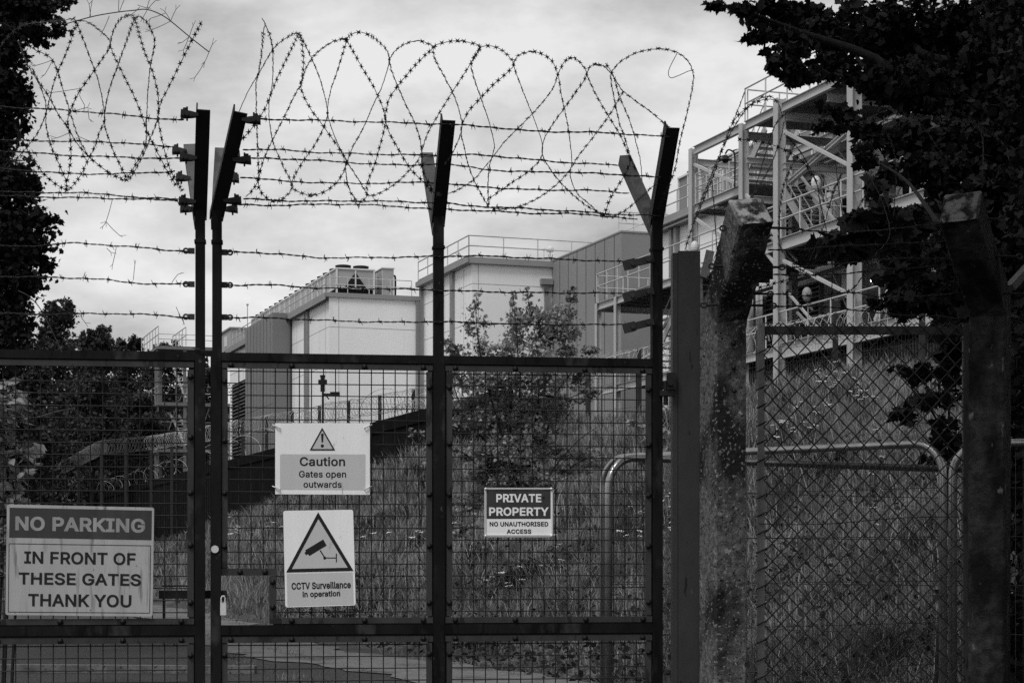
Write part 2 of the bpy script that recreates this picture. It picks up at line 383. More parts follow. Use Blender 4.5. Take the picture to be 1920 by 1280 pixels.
def clamp(root, c, sgn, size=.066, m='arm'):
    # wire strainer: a flared channel of bent plate with bolts, standing off the arm
    c = np.asarray(c); b = MB(); S = GD * size * sgn
    for v in (-.017, .013):
        b.prism([c - S * .1 + UP * .005 + GN * v, c + S * .35 + UP * .012 + GN * v, c + S + UP * .019 + GN * v, c + S * 1.04 - UP * .014 + GN * v, c + S * .3 - UP * .010 + GN * v, c - S * .1 - UP * .006 + GN * v][::int(sgn)], GN * .004)
    b.prism([c + S * .3 + UP * .008 - GN * .0135, c + S + UP * .0135 - GN * .0135, c + S + UP * .0165 - GN * .0135, c + S * .3 + UP * .011 - GN * .0135], GN * .0265)
    for k in (.62, .88): b.cyl(c + S * k + GN * .0172 - UP * .002, c + S * k + GN * .027 - UP * .002, .0085, 6)
    b.cyl(c + S * .62 - UP * .024, c + S * .62 + UP * .032, .004, 6); b.cyl(c + S * .75 + UP * .018, c + S * .75 + UP * .027, .009, 6)
    b.build('wire_strainer', M[m], root)
def tab(root, px, py, sgn):
    c = G(px, py, -.004); b = MB()
    # plate with an eye: four pieces round the hole
    L_ = .042
    b.box(0, L_ * sgn * .62, -.003, .003, -.012, .012, c, GD, GN, UP)
    ring = c + GD * sgn * L_ * .85
    pts = [ring + GD * .0095 * math.cos(a) + UP * .0095 * math.sin(a) for a in np.linspace(0, 2 * math.pi, 12, endpoint=False)]
    b.tube(pts, .0042, 5, closed=True)
    b.build('wire_eye_plate', M['strip'], root)
def frame_bars(root, us, u_end):
    # us: list of (u0,u1) stiles
    b = MB()
    for a, c in us: b.gbox(a, c, ZB[0], ZT[1] if (a, c) != us[-1] or True else 0, V0, V1)
    for (a0, a1), (c0, c1) in zip(us[:-1], us[1:]):
        for z in (ZT, ZM, ZB): b.gbox(a1, c0, z[0], z[1], V0 + .0015, V1 - .0015)
    b.build('frame', M['gate'], root)

# right leaf
gr = thing('gate_leaf', 'dark steel gate leaf of two mesh panels with a lock cut-out, carrying three smaller signs', 'gate', gp(gu(820), 0), 'pair of site gates')
frame_bars(gr, [(gu(395), gu(414.5)), (gu(812), gu(832.5)), (gu(1222), gu(1240.5))], 0)
cut = (gu(518), gz(1065))
mesh_panel(gr, gu(416), gu(811), S_MU[0], S_T[1], (gu(517), gz(1066)))
mesh_panel(gr, gu(835), gu(1220), S_MU[0], S_T[1])
mesh_panel(gr, gu(416), gu(811), .12, S_ML[1]); mesh_panel(gr, gu(835), gu(1220), .12, S_ML[1])
for a, c, bs in ((416, 811, (433, 547, 683, 793)), (834, 1221, (853, 965, 1095, 1203))):
    strip_h(gr, gu(a), gu(c), S_T, [gu(x) for x in bs])
    strip_h(gr, gu(a), gu(c), S_ML, [gu(x) for x in bs])
strip_h(gr, gu(505), gu(811), S_MU, [gu(x) for x in (547, 683, 793)])
strip_h(gr, gu(834), gu(1221), S_MU, [gu(x) for x in (853, 965, 1097, 1204)])
sz = [gz(y) for y in (724, 830, 926, 1023, 1130)]
strip_v(gr, gu(421.5), .024, gz(1064), gz(695), [gz(y) for y in (718, 828, 925, 1024)])
for x in (804, 842, 1214.5): strip_v(gr, gu(x), .024, gz(1155), gz(695), sz)
for x in (421.5, 804, 842, 1214.5): strip_v(gr, gu(x), .024, .16, gz(1205), [gz(1226), gz(1330), gz(1440)])
strip_h(gr, gu(414.5), gu(519), (gz(1078), gz(1065)), [gu(450), gu(497)])
strip_v(gr, gu(511.5), .030, gz(1157), gz(1079), [gz(1090), gz(1137)])
ra = dict(p1=(407, (407, 405), (451, 211), (414, 278)), p2=(822, (822, 416), (841, 226), (801, 287)), p3=(1231, (1231, 420), (1262, 240), (1172, 292)))
for k, (px, b_, f_, q_) in ra.items(): post_top(gr, px, 19 if px < 500 else 20, b_, f_, q_)
for (t, s) in ((.93, 1), (.55, 1), (.15, 1)): clamp(gr, arm_pt(*[ra['p1'][i] for i in (1, 2)], .31, t) + GD * .018, 1)
for (t, s) in ((.9, 1), (.55, 1), (.12, 1)): clamp(gr, arm_pt((407, 408), ra['p1'][3], -.31, t) + GD * .03, 1, .052, 'strip')
for y in (473, 534, 594.5): tab(gr, 415, y, 1)
for y in (492, 552, 610):
    b = MB(); p = G(1224, y - 7, .02); q = G(1171, y + 6, .045); k_ = p * .35 + q * .65
    b.bar(p, k_ + (q - p) * .0, .024, .030, GN); b.bar(k_ + (q - p) * .001, q, .030, .040, GN)
    for k in (.25, .8): b.cyl(p * k + q * (1 - k) + GN * .012, p * k + q * (1 - k) + GN * .024, .010, 8)
    b.build('wire_bracket', M['strip'], gr)
b = MB(); b.gbox(gu(414.5), gu(425), gz(1126), gz(1107), -.02, .012); b.build('lock_box', M['arm'], gr)
b = MB(); c = G(403, 1029, .026); b.cyl(c, c + GN * .004, .0155, 20); b.build('reflector', M['lamp'], gr)
# left leaf
gl = thing('gate_leaf', 'dark steel gate leaf of wide mesh panels carrying the large dirty parking sign', 'gate', gp(gu(-40), 0), 'pair of site gates')
frame_bars(gl, [(gu(-462), gu(-442)), (gu(-48), gu(-28)), (gu(366), gu(384.5))], 0)
for a, c in ((-441, -49), (-27, 364)):
    mesh_panel(gl, gu(a), gu(c), S_MU[0], S_T[1]); mesh_panel(gl, gu(a), gu(c), .12, S_ML[1])
    bs = [gu(a + (c - a) * k) for k in (.06, .36, .66, .94)]
    for s in (S_T, S_MU, S_ML): strip_h(gl, gu(a), gu(c), s, bs if s != S_T else [])
for x in (-434, -55, -20, 357.5):
    strip_v(gl, gu(x), .026, gz(1155), gz(697), [gz(y) for y in (710, 822, 925, 1022, 1128)])
    strip_v(gl, gu(x), .026, .16, gz(1205), [gz(1226), gz(1330)])
la = dict(p0=(-38, (-38, 396), (-26, 196), (-58, 262)), p1=(375.5, (375, 404), (381, 206), (355, 271)))
for k, (px, b_, f_, q_) in la.items(): post_top(gl, px, 19, b_, f_, q_)
for t in (.95, .55, .13): clamp(gl, arm_pt(la['p1'][1], la['p1'][2], .31, t) - GD * .024, -1, .062)
for t in (.9, .52, .10): clamp(gl, arm_pt((375, 407), la['p1'][3], -.31, t) - GD * .02, -1, .055, 'strip')
for y in (470.5, 533, 594): tab(gl, 365, y, -1)
b = MB(); b.gbox(gu(297), gu(425), gz(1121), gz(1106), -.062, -.028); b.gbox(gu(304), gu(309), ZM[1], gz(1120), -.058, -.034)
b.gbox(gu(302), gu(352), gz(1099), gz(1096), -.06, -.035); b.build('locking_bar', M['arm'], gl)
b = MB(); pts = crom([G(x, y, v) for x, y, v in ((364, 655, .03), (374, 656, .034), (387, 662, .03), (390, 690, .02), (386, 725, .0), (372, 658, -.03), (362, 652, .0), (372, 654, .035), (388, 665, .03))], .01)
b.tube(pts, .002, 5); b.build('tie_wire', M['wire'], gl)
# inner flanges that the mesh is clamped against
def flange(root, us, cut=None):
    b = MB()
    for a, c in us:
        for z0, z1 in ((S_MU[0] + .006, S_T[1] - .006), (.16, S_ML[1] - .006)):
            zo = (ZM[1] - .001, ZT[0] + .001) if z0 > 1 else (.149, ZM[0] + .001)
            b.gbox(a, c, z1, zo[1], -.012, .002); b.gbox(a, c, zo[0], z0, -.012, .002) if not (cut and a < gu(420) and z0 > 1) else b.gbox(gu(512), c, zo[0], z0, -.012, .002)
            lo = gz(1066) if (cut and a < gu(420) and z0 > 1) else z0
            b.gbox(a, a + .022, lo, z1, -.0125, .0015); b.gbox(c - .022, c, z0, z1, -.0125, .0015)
    b.build('inner_flange', M['bolt'], root)
flange(gr, [(gu(414.5), gu(812)), (gu(832.5), gu(1222))], True); flange(gl, [(gu(-442), gu(-48)), (gu(-28), gu(366))])
# padlock hanging from the lock box
pl = MB(); c = G(418.5, 1136, .03)
pl.box(-.012, .012, -.009, .009, -.036, .014, c, GD, GN, UP)
pl.tube([c + GD * .008 * k + UP * z for k, z in ((-1, .012), (-1, .032), (-.5, .042), (.5, .042), (1, .032), (1, .012))], .0035, 6, mi=1)
tag(pl.build('padlock', [M['zinc'], M['zinc']], loc=c), 'small steel padlock hanging in the lock cut-out of the gate', 'padlock')

# ------------------------------------------------------------------ signs
import os
FONT = None
try:      # the plain grotesque that ships inside Blender itself
    FONT = bpy.data.fonts.load(os.path.join(bpy.utils.system_resource('DATAFILES'), 'fonts', 'Inter.woff2'))
except Exception:
    FONT = None
from mathutils.geometry import delaunay_2d_cdt
def text_mesh(txt, bold):
    # glyph outlines, thickened along their normals and filled by winding number
    cu = bpy.data.curves.new('lettering', 'FONT'); cu.body = txt; cu.size = 1; cu.resolution_u = 4; cu.font = FONT or cu.font; cu.space_character = 1.0 + bold * 1.3; cu.fill_mode = 'NONE'
    o = bpy.data.objects.new('lettering_source', cu); COL.objects.link(o)
    bpy.context.view_layer.update()
    me = bpy.data.meshes.new_from_object(o.evaluated_get(bpy.context.evaluated_depsgraph_get()))
    V = np.array([v.co[:2] for v in me.vertices]); E = [tuple(e.vertices) for e in me.edges]
    bpy.data.objects.remove(o); bpy.data.curves.remove(cu); bpy.data.meshes.remove(me)
    nb = {}
    for a, c in E: nb.setdefault(a, []).append(c); nb.setdefault(c, []).append(a)
    seen, loops = set(), []
    for st in range(len(V)):
        if st in seen or st not in nb: continue
        lp = [st]; seen.add(st); cur = st + 1 if st + 1 in nb[st] else nb[st][0]
        while cur not in seen:
            lp.append(cur); seen.add(cur); nx_ = [q for q in nb[cur] if q not in seen]
            if not nx_: break
            cur = cur + 1 if cur + 1 in nx_ else nx_[0]
        if len(lp) > 2:
            L_ = V[lp]; d_ = np.linalg.norm(L_ - np.roll(L_, 1, 0), axis=1); loops.append(L_[d_ > 1e-5])
    area = lambda L: .5 * float((L[:, 0] * np.roll(L[:, 1], -1) - np.roll(L[:, 0], -1) * L[:, 1]).sum())
    sg = np.sign(max((area(L) for L in loops), key=abs)); out = []
    for L in loops:
        t1 = np.roll(L, -1, 0) - L; t1 /= np.maximum(np.linalg.norm(t1, axis=1), 1e-9)[:, None]; t0 = np.roll(t1, 1, 0)
        n1, n0 = np.stack([t1[:, 1], -t1[:, 0]], 1) * sg, np.stack([t0[:, 1], -t0[:, 0]], 1) * sg
        k = n0 + n1; k = k / np.maximum((k * k).sum(1), .7)[:, None] * 2; out.append(L + k * bold)
    P_ = np.vstack(out); ed = []; k = 0
    for L in out: n = len(L); ed += [(k + i, k + (i + 1) % n) for i in range(n)]; k += n
    res = delaunay_2d_cdt([Vector(p) for p in P_], ed, [], 0, 1e-5); vs = np.array([v[:] for v in res[0]]); keep = []
    for f in res[2]:
        c = vs[list(f)].mean(0); w = 0
        for L in out:
            a, d = L, np.roll(L, -1, 0); up = (a[:, 1] <= c[1]) & (d[:, 1] > c[1]); dn = (a[:, 1] > c[1]) & (d[:, 1] <= c[1])
            cr_ = (d[:, 0] - a[:, 0]) * (c[1] - a[:, 1]) - (c[0] - a[:, 0]) * (d[:, 1] - a[:, 1]); w += int((up & (cr_ > 0)).sum()) - int((dn & (cr_ < 0)).sum())
        if w: keep.append(tuple(f))
    used = sorted({i for f in keep for i in f}); re_ = {u: i for i, u in enumerate(used)}
    mn, mxx = vs[used].min(0), vs[used].max(0)
    return (vs[used] - mn) / (mxx - mn), [tuple(re_[i] for i in f) for f in keep]
class Sign:
    def __init__(s, label, corners, mats, v=.03, th=.003, r=.0, notes=None):
        s.c = np.array(corners, float); s.v = v
        s.root = thing('sign', label, 'sign', G(*s.c.mean(0), v), None); s.mats = mats
        s.x0, s.y0 = s.c[:, 0].min(), s.c[:, 1].min()
        s.w = (s.c[1, 0] - s.c[0, 0]); s.h = s.c[3, 1] - s.c[0, 1]
        b = MB(); poly = s.rpoly(0, 0, 1, 1, r); b.prism([G(x, y, v) for x, y in poly], -GN * th); b.build('plate', mats[0], s.root)
    def m(s, a, b):                # plate coordinates 0..1 to photograph pixels
        c = s.c; return c[0] * (1 - a) * (1 - b) + c[1] * a * (1 - b) + c[2] * a * b + c[3] * (1 - a) * b
    def uv(s, x, y):               # photograph pixel to plate coordinates
        a = b = .5
        for _ in range(12):
            p = s.m(a, b); J = np.array([s.m(a + .01, b) - p, s.m(a, b + .01) - p]).T / .01
            d = np.linalg.solve(J, np.array([x, y]) - p); a += d[0]; b += d[1]
        return a, b
    def rpoly(s, a0, b0, a1, b1, r):
        if r <= 0: return [s.m(*q) for q in ((a0, b0), (a1, b0), (a1, b1), (a0, b1))]
        ra, rb = r / s.w, r / s.h; o = []
        for ca, cb, st in ((a0 + ra, b0 + rb, math.pi), (a1 - ra, b0 + rb, 1.5 * math.pi), (a1 - ra, b1 - rb, 0), (a0 + ra, b1 - rb, .5 * math.pi)):
            for k in range(5): t = st + k * math.pi / 8; o.append(s.m(ca + ra * math.cos(t), cb + rb * math.sin(t)))
        return o
    def pts(s, mb, px, lift, mi=0):
        mb.add([G(x, y, s.v + lift) for x, y in px], [tuple(range(len(px)))[::-1]], mi)
    def rect(s, name, x0, y0, x1, y1, m, lift=.0006, r=0):
        a0, b0 = s.uv(x0, y0); a1, b1 = s.uv(x1, y1); mb = MB(); s.pts(mb, s.rpoly(a0, b0, a1, b1, r), lift); return mb.build(name, m, s.root)
    def text(s, lines, m, bold, lift=.0012):
        for t, x0, y0, x1, y1 in lines:
            mb = MB()
            V, fs = text_mesh(t, bold); a0, b0 = s.uv(x0, y0); a1, b1 = s.uv(x1, y1)
            q = [s.m(a0 + (a1 - a0) * x, b1 + (b0 - b1) * y) for x, y in V]
            mb.add([G(x, y, s.v + lift) for x, y in q], fs)
            mb.build('lettering', m, s.root)
    def shape(s, name, polys, m, lift=.0012):
        mb = MB()
        for p in polys: s.pts(mb, p, lift)
        return mb.build(name, m, s.root)
def stroke(x0, y0, x1, y1, w):
    d = np.array([x1 - x0, y1 - y0], float); d /= np.linalg.norm(d); n = np.array([-d[1], d[0]]) * w / 2
    a, b = np.array([x0, y0], float), np.array([x1, y1], float); return [a + n, b + n, b - n, a - n]
def tri_ring(A, B, C, w):           # outlined triangle with a border w wide, as three butted bars with mitred corners
    p = np.array([A, B, C], float); c = p.mean(0); area = abs((p[1] - p[0])[0] * (p[2] - p[0])[1] - (p[1] - p[0])[1] * (p[2] - p[0])[0]) / 2
    per = sum(np.linalg.norm(p[i] - p[i - 1]) for i in range(3)); rin = 2 * area / per
    q = c + (p - c) * 0
    inc = sum(np.linalg.norm(p[(i + 1) % 3] - p[(i + 2) % 3]) * p[i] for i in range(3)) / per
    q = inc + (p - inc) * (1 - w / rin)
    return [[p[i], p[(i + 1) % 3], q[(i + 1) % 3], q[i]] for i in range(3)], q
def disc(x, y, r, n=16): return [(x + r * math.cos(2 * math.pi * k / n), y + r * math.sin(2 * math.pi * k / n)) for k in range(n)]

s1 = Sign('large dirty sign with NO PARKING on a dark header, wired to the gate mesh', [(13, 945), (289, 951), (286, 1155), (10, 1152)], [M['signdirty']], r=4)
s1.rect('header', 18, 951, 284, 1012, M['signred'])
bm = MB()
for q in (stroke(17, 1018.5, 283, 1022.5, 1.2), stroke(282.5, 1022, 280.5, 1147.5, 1.2), stroke(280.5, 1148.5, 15.5, 1146.5, 1.2), stroke(15.5, 1147, 17, 1019, 1.2)): s1.pts(bm, q, .0007)
bm.build('border_line', M['ink'], s1.root)
s1.text([('NO PARKING', 29, 967, 272, 998.5)], M['letterfade'], .030)
s1.text([('IN FRONT OF', 45.5, 1032.5, 254, 1059), ('THESE GATES', 35, 1072, 264, 1098), ('THANK YOU', 53, 1112, 246, 1138)], M['ink'], .020)
s2 = Sign('clean white sign reading Caution Gates open outwards under a warning triangle', [(516, 793), (693.5, 793), (693.5, 927), (516, 926)], [M['signwhite']])
s2.rect('panel', 525, 851, 685, 918, M['signgrey'], r=2)
rg, inner = tri_ring((604, 801), (580.5, 844), (628.5, 844), 2.6)
s2.shape('triangle_panel', [list(inner)], M['signgrey'], .0006); s2.shape('warning_triangle', rg, M['ink'])
s2.shape('exclamation_mark', [[(601.8, 813), (604.2, 812), (606.8, 813), (605.8, 829), (603, 829)], disc(604.3, 835.5, 3.1)], M['ink'])
s2.text([('Caution', 562, 856, 647, 873.5)], M['ink'], .018); s2.text([('Gates open', 560.5, 882, 649, 898), ('outwards', 569, 901.5, 640.5, 914)], M['ink'], .016)
for x, y, k in ((517, 799, 1), (691, 799, -1), (517, 914, 1), (691, 914, -1)):
    tb = MB(); tb.tube([G(x - 6 * k, y - 3, .012), G(x - 1 * k, y - 1, .036), G(x + 7 * k, y + 3, .038), G(x + 8 * k, y + 3.5, .026)], .0028, 6)
    tb.build('cable_tie', M['lamp'], s2.root)
s3 = Sign('tilted white sign with a surveillance camera in a black triangle, on the gate mesh', [(531, 957), (662, 955), (667, 1134), (535, 1138)], [M['signwhite']], r=4)
s3.rect('panel', 537.5, 1075, 663, 1132, M['signgrey'])
rg, inner = tri_ring((596.5, 959.5), (536.5, 1072.5), (663, 1069.5), 6.3)
s3.shape('triangle_panel', [list(inner)], M['signgrey'], .0006); s3.shape('warning_triangle', rg, M['ink'])
s3.shape('camera_symbol', [[(572, 1031), (606, 1010.5), (612.5, 1022), (580, 1041.5)], [(571, 1035.5), (574.5, 1032.5), (578, 1038), (573.5, 1040)], stroke(600, 1031, 609, 1045, 2.2), disc(608.7, 1045.3, 2.8), stroke(608, 1045.3, 631, 1045.3, 1.8), stroke(630.6, 1037, 630.6, 1053.5, 2)], M['ink'])
s3.text([('CCTV Surveillance', 546.5, 1091.5, 658, 1102), ('in operation', 567, 1108, 638, 1119.5)], M['ink'], .030)
s4 = Sign('small framed sign reading PRIVATE PROPERTY on the right-hand mesh panel', [(908.5, 914), (1037, 914), (1037, 1007), (908.5, 1007)], [M['signwhite']], r=1.5)
s4.rect('header', 912.5, 917.5, 1032.5, 972, M['signred'])
s4.text([('PRIVATE', 930.5, 925.5, 1015, 941), ('PROPERTY', 917, 950.5, 1029, 966.5)], M['signwhite'], .026)
s4.text([('NO UNAUTHORISED', 918, 977.5, 1028, 986), ('ACCESS', 950, 991.5, 996, 1000)], M['ink'], .024)
fb = MB()
for q in ((909.5, 914, 909.5, 1007), (1035.5, 914, 1035.5, 1007), (909, 1003.5, 1036, 1003.5), (909, 915.3, 1036, 915.3)):
    fb.bar(G(q[0], q[1], .031), G(q[2], q[3], .031), .0062, .006, GN)
fb.build('frame', M['lamp'], s4.root)
sc_ = MB()
for x, y in ((911, 916), (1034, 916), (911, 1004), (1034, 1004)): sc_.sphere(G(x, y, .035), .006, 8)
sc_.sphere(G(1019, 931.5, .032), .004, 8, 1)
sc_.build('fixing_screw', [M['zinc'], M['bolt']], s4.root)

# ------------------------------------------------------------------ barbed wire and razor wire
def barbed_geo(b, pts, gap=.096, r=.0019, spike=.017):
    c = crom(pts, .0085)
    t = np.gradient(c, axis=0); t /= np.linalg.norm(t, axis=1)[:, None]
    x = np.cross(t, UP); x /= np.linalg.norm(x, axis=1)[:, None]; y = np.cross(x, t)
    s = np.concatenate([[0], np.cumsum(np.linalg.norm(np.diff(c, axis=0), axis=1))])
    wob = .0016 * np.sin(s * 23 + random.random() * 6) + .0011 * np.sin(s * 61 + random.random() * 6)
    c = c + y * wob[:, None]
    for ph in (0, math.pi):
        a = s * 2 * math.pi / .062 + ph
        b.tube(c + .0019 * (np.cos(a)[:, None] * x + np.sin(a)[:, None] * y), r, 4)
    d = random.uniform(.02, gap)
    while d < s[-1] - .01:
        i = int(np.searchsorted(s, d)); i = min(i, len(c) - 1)
        b.tube([c[i] - t[i] * .006, c[i] + t[i] * .006], .0048, 6)
        for k in range(4):
            an = random.uniform(0, 2 * math.pi) if k > 1 else math.pi * k + random.uniform(.9, 2.2)
            dr = x[i] * math.cos(an) + y[i] * math.sin(an) + t[i] * random.uniform(-.55, .55)
            q = c[i] + t[i] * (.005 if k % 2 else -.005)
            b.tube([q, q + dr * spike * .55, q + dr * spike], [.0017, .0014, .0006], 4)
        d += gap * random.uniform(.9, 1.1)
def barbed(label, pts, group, **k):
    b = MB(); barbed_geo(b, pts, **k)
    return tag(b.build('barbed_wire', M['wire'], loc=pts[0], smooth=True), label, 'barbed wire', group)
def razor_geo(b, c, gap=.036, bl=1.0, r=.0017):
    c = crom(c, .012); c = c + rng.normal(0, .0006, c.shape)
    b.tube(c, r, 5)
    t = np.gradient(c, axis=0); t /= np.maximum(np.linalg.norm(t, axis=1), 1e-9)[:, None]
    s = np.concatenate([[0], np.cumsum(np.linalg.norm(np.diff(c, axis=0), axis=1))])
    d = random.uniform(.005, gap); ang = random.uniform(0, 6)
    shape = [(-.0045, 0), (-.0100, .0112), (0, .0042), (.0100, .0112), (.0045, 0), (.0100, -.0112), (0, -.0042), (-.0100, -.0112)]
    while d < s[-1]:
        i = min(int(np.searchsorted(s, d)), len(c) - 1)
        x = np.cross(t[i], [0, 1.0, 0]); x /= max(np.linalg.norm(x), 1e-6); y = np.cross(x, t[i])
        # the tape faces outwards at the crests, and turns edge-on down the flanks
        ang2 = .25 + 1.05 * abs(t[i][2]) ** 2 + .3 * math.sin(ang + d * 3)
        l = x * math.cos(ang2) + y * math.sin(ang2); nn = np.cross(t[i], l)
        b.prism([c[i] + t[i] * p * bl + l * q * bl - nn * .0005 for p, q in shape], nn * .001)
        d += gap * random.uniform(.93, 1.07)
def coil_strand(px, sgn, w, yc, R):
    # a strand of the coil: runs round the tube of the coil, crossing from its near side to its far side at crest and trough
    p = np.array(px, float); q = crom(np.column_stack([p, np.zeros(len(p))]), 6)[:, :2]
    y = q[:, 1]; it, ib = int(np.argmin(y)), int(np.argmax(y)); o = []
    for i, (a, b_) in enumerate(q):
        s = sgn
        if 3 < it < len(q) - 4 and i > it: s = -s
        if 3 < ib < len(q) - 4 and i > ib: s = -s
        k = max(0, 1 - ((b_ - yc(a)) / R) ** 2)
        o.append(G(a, b_, s * w * math.sqrt(k)))
    return np.array(o)

GRPR, GRPL, GRPS = 'barbed wires on the cranked arms over the gates', 'barbed wires on the cranked arms over the gates', 'barbed wires across the gate posts'
def on_arm(which, t, dep, px=None, py=None):
    base, ft, bt, d = which
    return t
def wire_pts(l): return [G(x, y, v) for x, y, v in l]
FW = [('topmost barbed wire over the right gate, strung between the front arm tips', [(472, 224, .31), (560, 225, .31), (700, 229, .31), (828, 233, .31), (915, 238, .31), (1000, 246, .31), (1130, 249, .31), (1256, 257, .30)]),
      ('second barbed wire down over the right gate, tied to the rear arm tips', [(455, 280, -.29), (520, 281, -.29), (620, 287, -.29), (796, 291, -.29), (900, 291, -.28), (1050, 304, -.28), (1160, 310, -.28)]),
      ('third barbed wire down over the right gate, on the front arms', [(470, 297, .18), (560, 299, .18), (640, 304, .18), (760, 310, .18), (830, 306, .18), (845, 309, .18), (950, 321, .18), (1050, 323, .18), (1150, 327, .18), (1240, 333, .18)]),
      ('fourth barbed wire down over the right gate, midway up the rear arms', [(450, 332, -.16), (485, 335, -.16), (540, 340, -.16), (660, 344, -.16), (790, 342, -.16), (818, 343, -.16), (900, 350, -.16), (1000, 356, -.16), (1100, 357, -.16), (1180, 362, -.15)]),
      ('fifth barbed wire down over the right gate, low on the front arms', [(456, 373, .05), (560, 377, .05), (690, 377, .05), (826, 381, .05), (880, 386, .05), (1000, 392, .05), (1100, 398, .05), (1160, 402, .05), (1240, 405, .05)]),
      ('sixth barbed wire down over the right gate, lowest on the rear arms', [(452, 384, -.05), (520, 385, -.05), (640, 383, -.05), (740, 387, -.05), (812, 392, -.05), (900, 395, -.05), (1000, 400, -.05), (1100, 402, -.05), (1195, 412, -.05)])]
for lb, p in FW: barbed(lb, wire_pts(p), GRPR)
LW = [('topmost barbed wire over the left gate, reaching the front arm tip', [(-60, 196, .31), (30, 202, .31), (90, 205, .31), (190, 212, .31), (290, 222, .31), (345, 225, .31)]),
      ('second barbed wire down over the left gate, tied to the rear arm tip', [(-70, 262, -.28), (40, 264, -.28), (130, 265, -.28), (230, 268, -.28), (325, 276, -.28)]),
      ('third barbed wire down over the left gate, on the front arm', [(-60, 281, .18), (30, 285, .18), (140, 292, .18), (260, 296, .18), (342, 298, .18)]),
      ('fourth barbed wire down over the left gate, midway up the rear arm', [(-60, 312, -.16), (50, 320, -.16), (140, 326, -.16), (250, 325, -.16), (328, 321, -.16)]),
      ('fifth barbed wire down over the left gate, upper of the closest pair', [(-60, 360, .06), (80, 361, .06), (150, 362, .06), (220, 366, .06), (262, 371, .06), (336, 373, .06)]),
      ('sixth barbed wire down over the left gate, lower of the closest pair', [(-60, 366, -.05), (60, 369, -.05), (150, 371, -.05), (240, 373, -.05), (334, 376, -.05)])]
for lb, p in LW: barbed(lb, wire_pts(p), GRPL)
for lb, p in [('upper of three level barbed wires across the right gate posts', [(424, 473, 0), (470, 473, 0), (540, 478, 0), (600, 483, 0), (690, 483, 0), (820, 481, .028), (900, 480, 0), (1050, 486, 0), (1175, 491, .02)]),
              ('middle of three level barbed wires across the right gate posts', [(424, 535, 0), (500, 534, 0), (600, 540, 0), (700, 541, 0), (822, 544, .028), (960, 548, 0), (1180, 550, .02)]),
              ('lower of three level barbed wires across the right gate posts', [(424, 595, 0), (500, 596, 0), (620, 601, 0), (740, 604, 0), (822, 603, .028), (940, 607, 0), (1070, 609, 0), (1182, 607, .02)]),
              ('upper of three level barbed wires left of the gate gap', [(-50, 460, 0), (40, 462, 0), (90, 459, 0), (140, 456, 0), (250, 463, 0), (300, 468, 0), (355, 471, 0)]),
              ('middle of three level barbed wires left of the gate gap', [(-50, 518, 0), (90, 520, 0), (180, 523, 0), (260, 531, 0), (355, 533, 0)]),
              ('lower of three level barbed wires left of the gate gap', [(-50, 586, 0), (60, 589, 0), (180, 588, 0), (260, 589, 0), (355, 595, 0)])]:
    barbed(lb, wire_pts(p), GRPS)

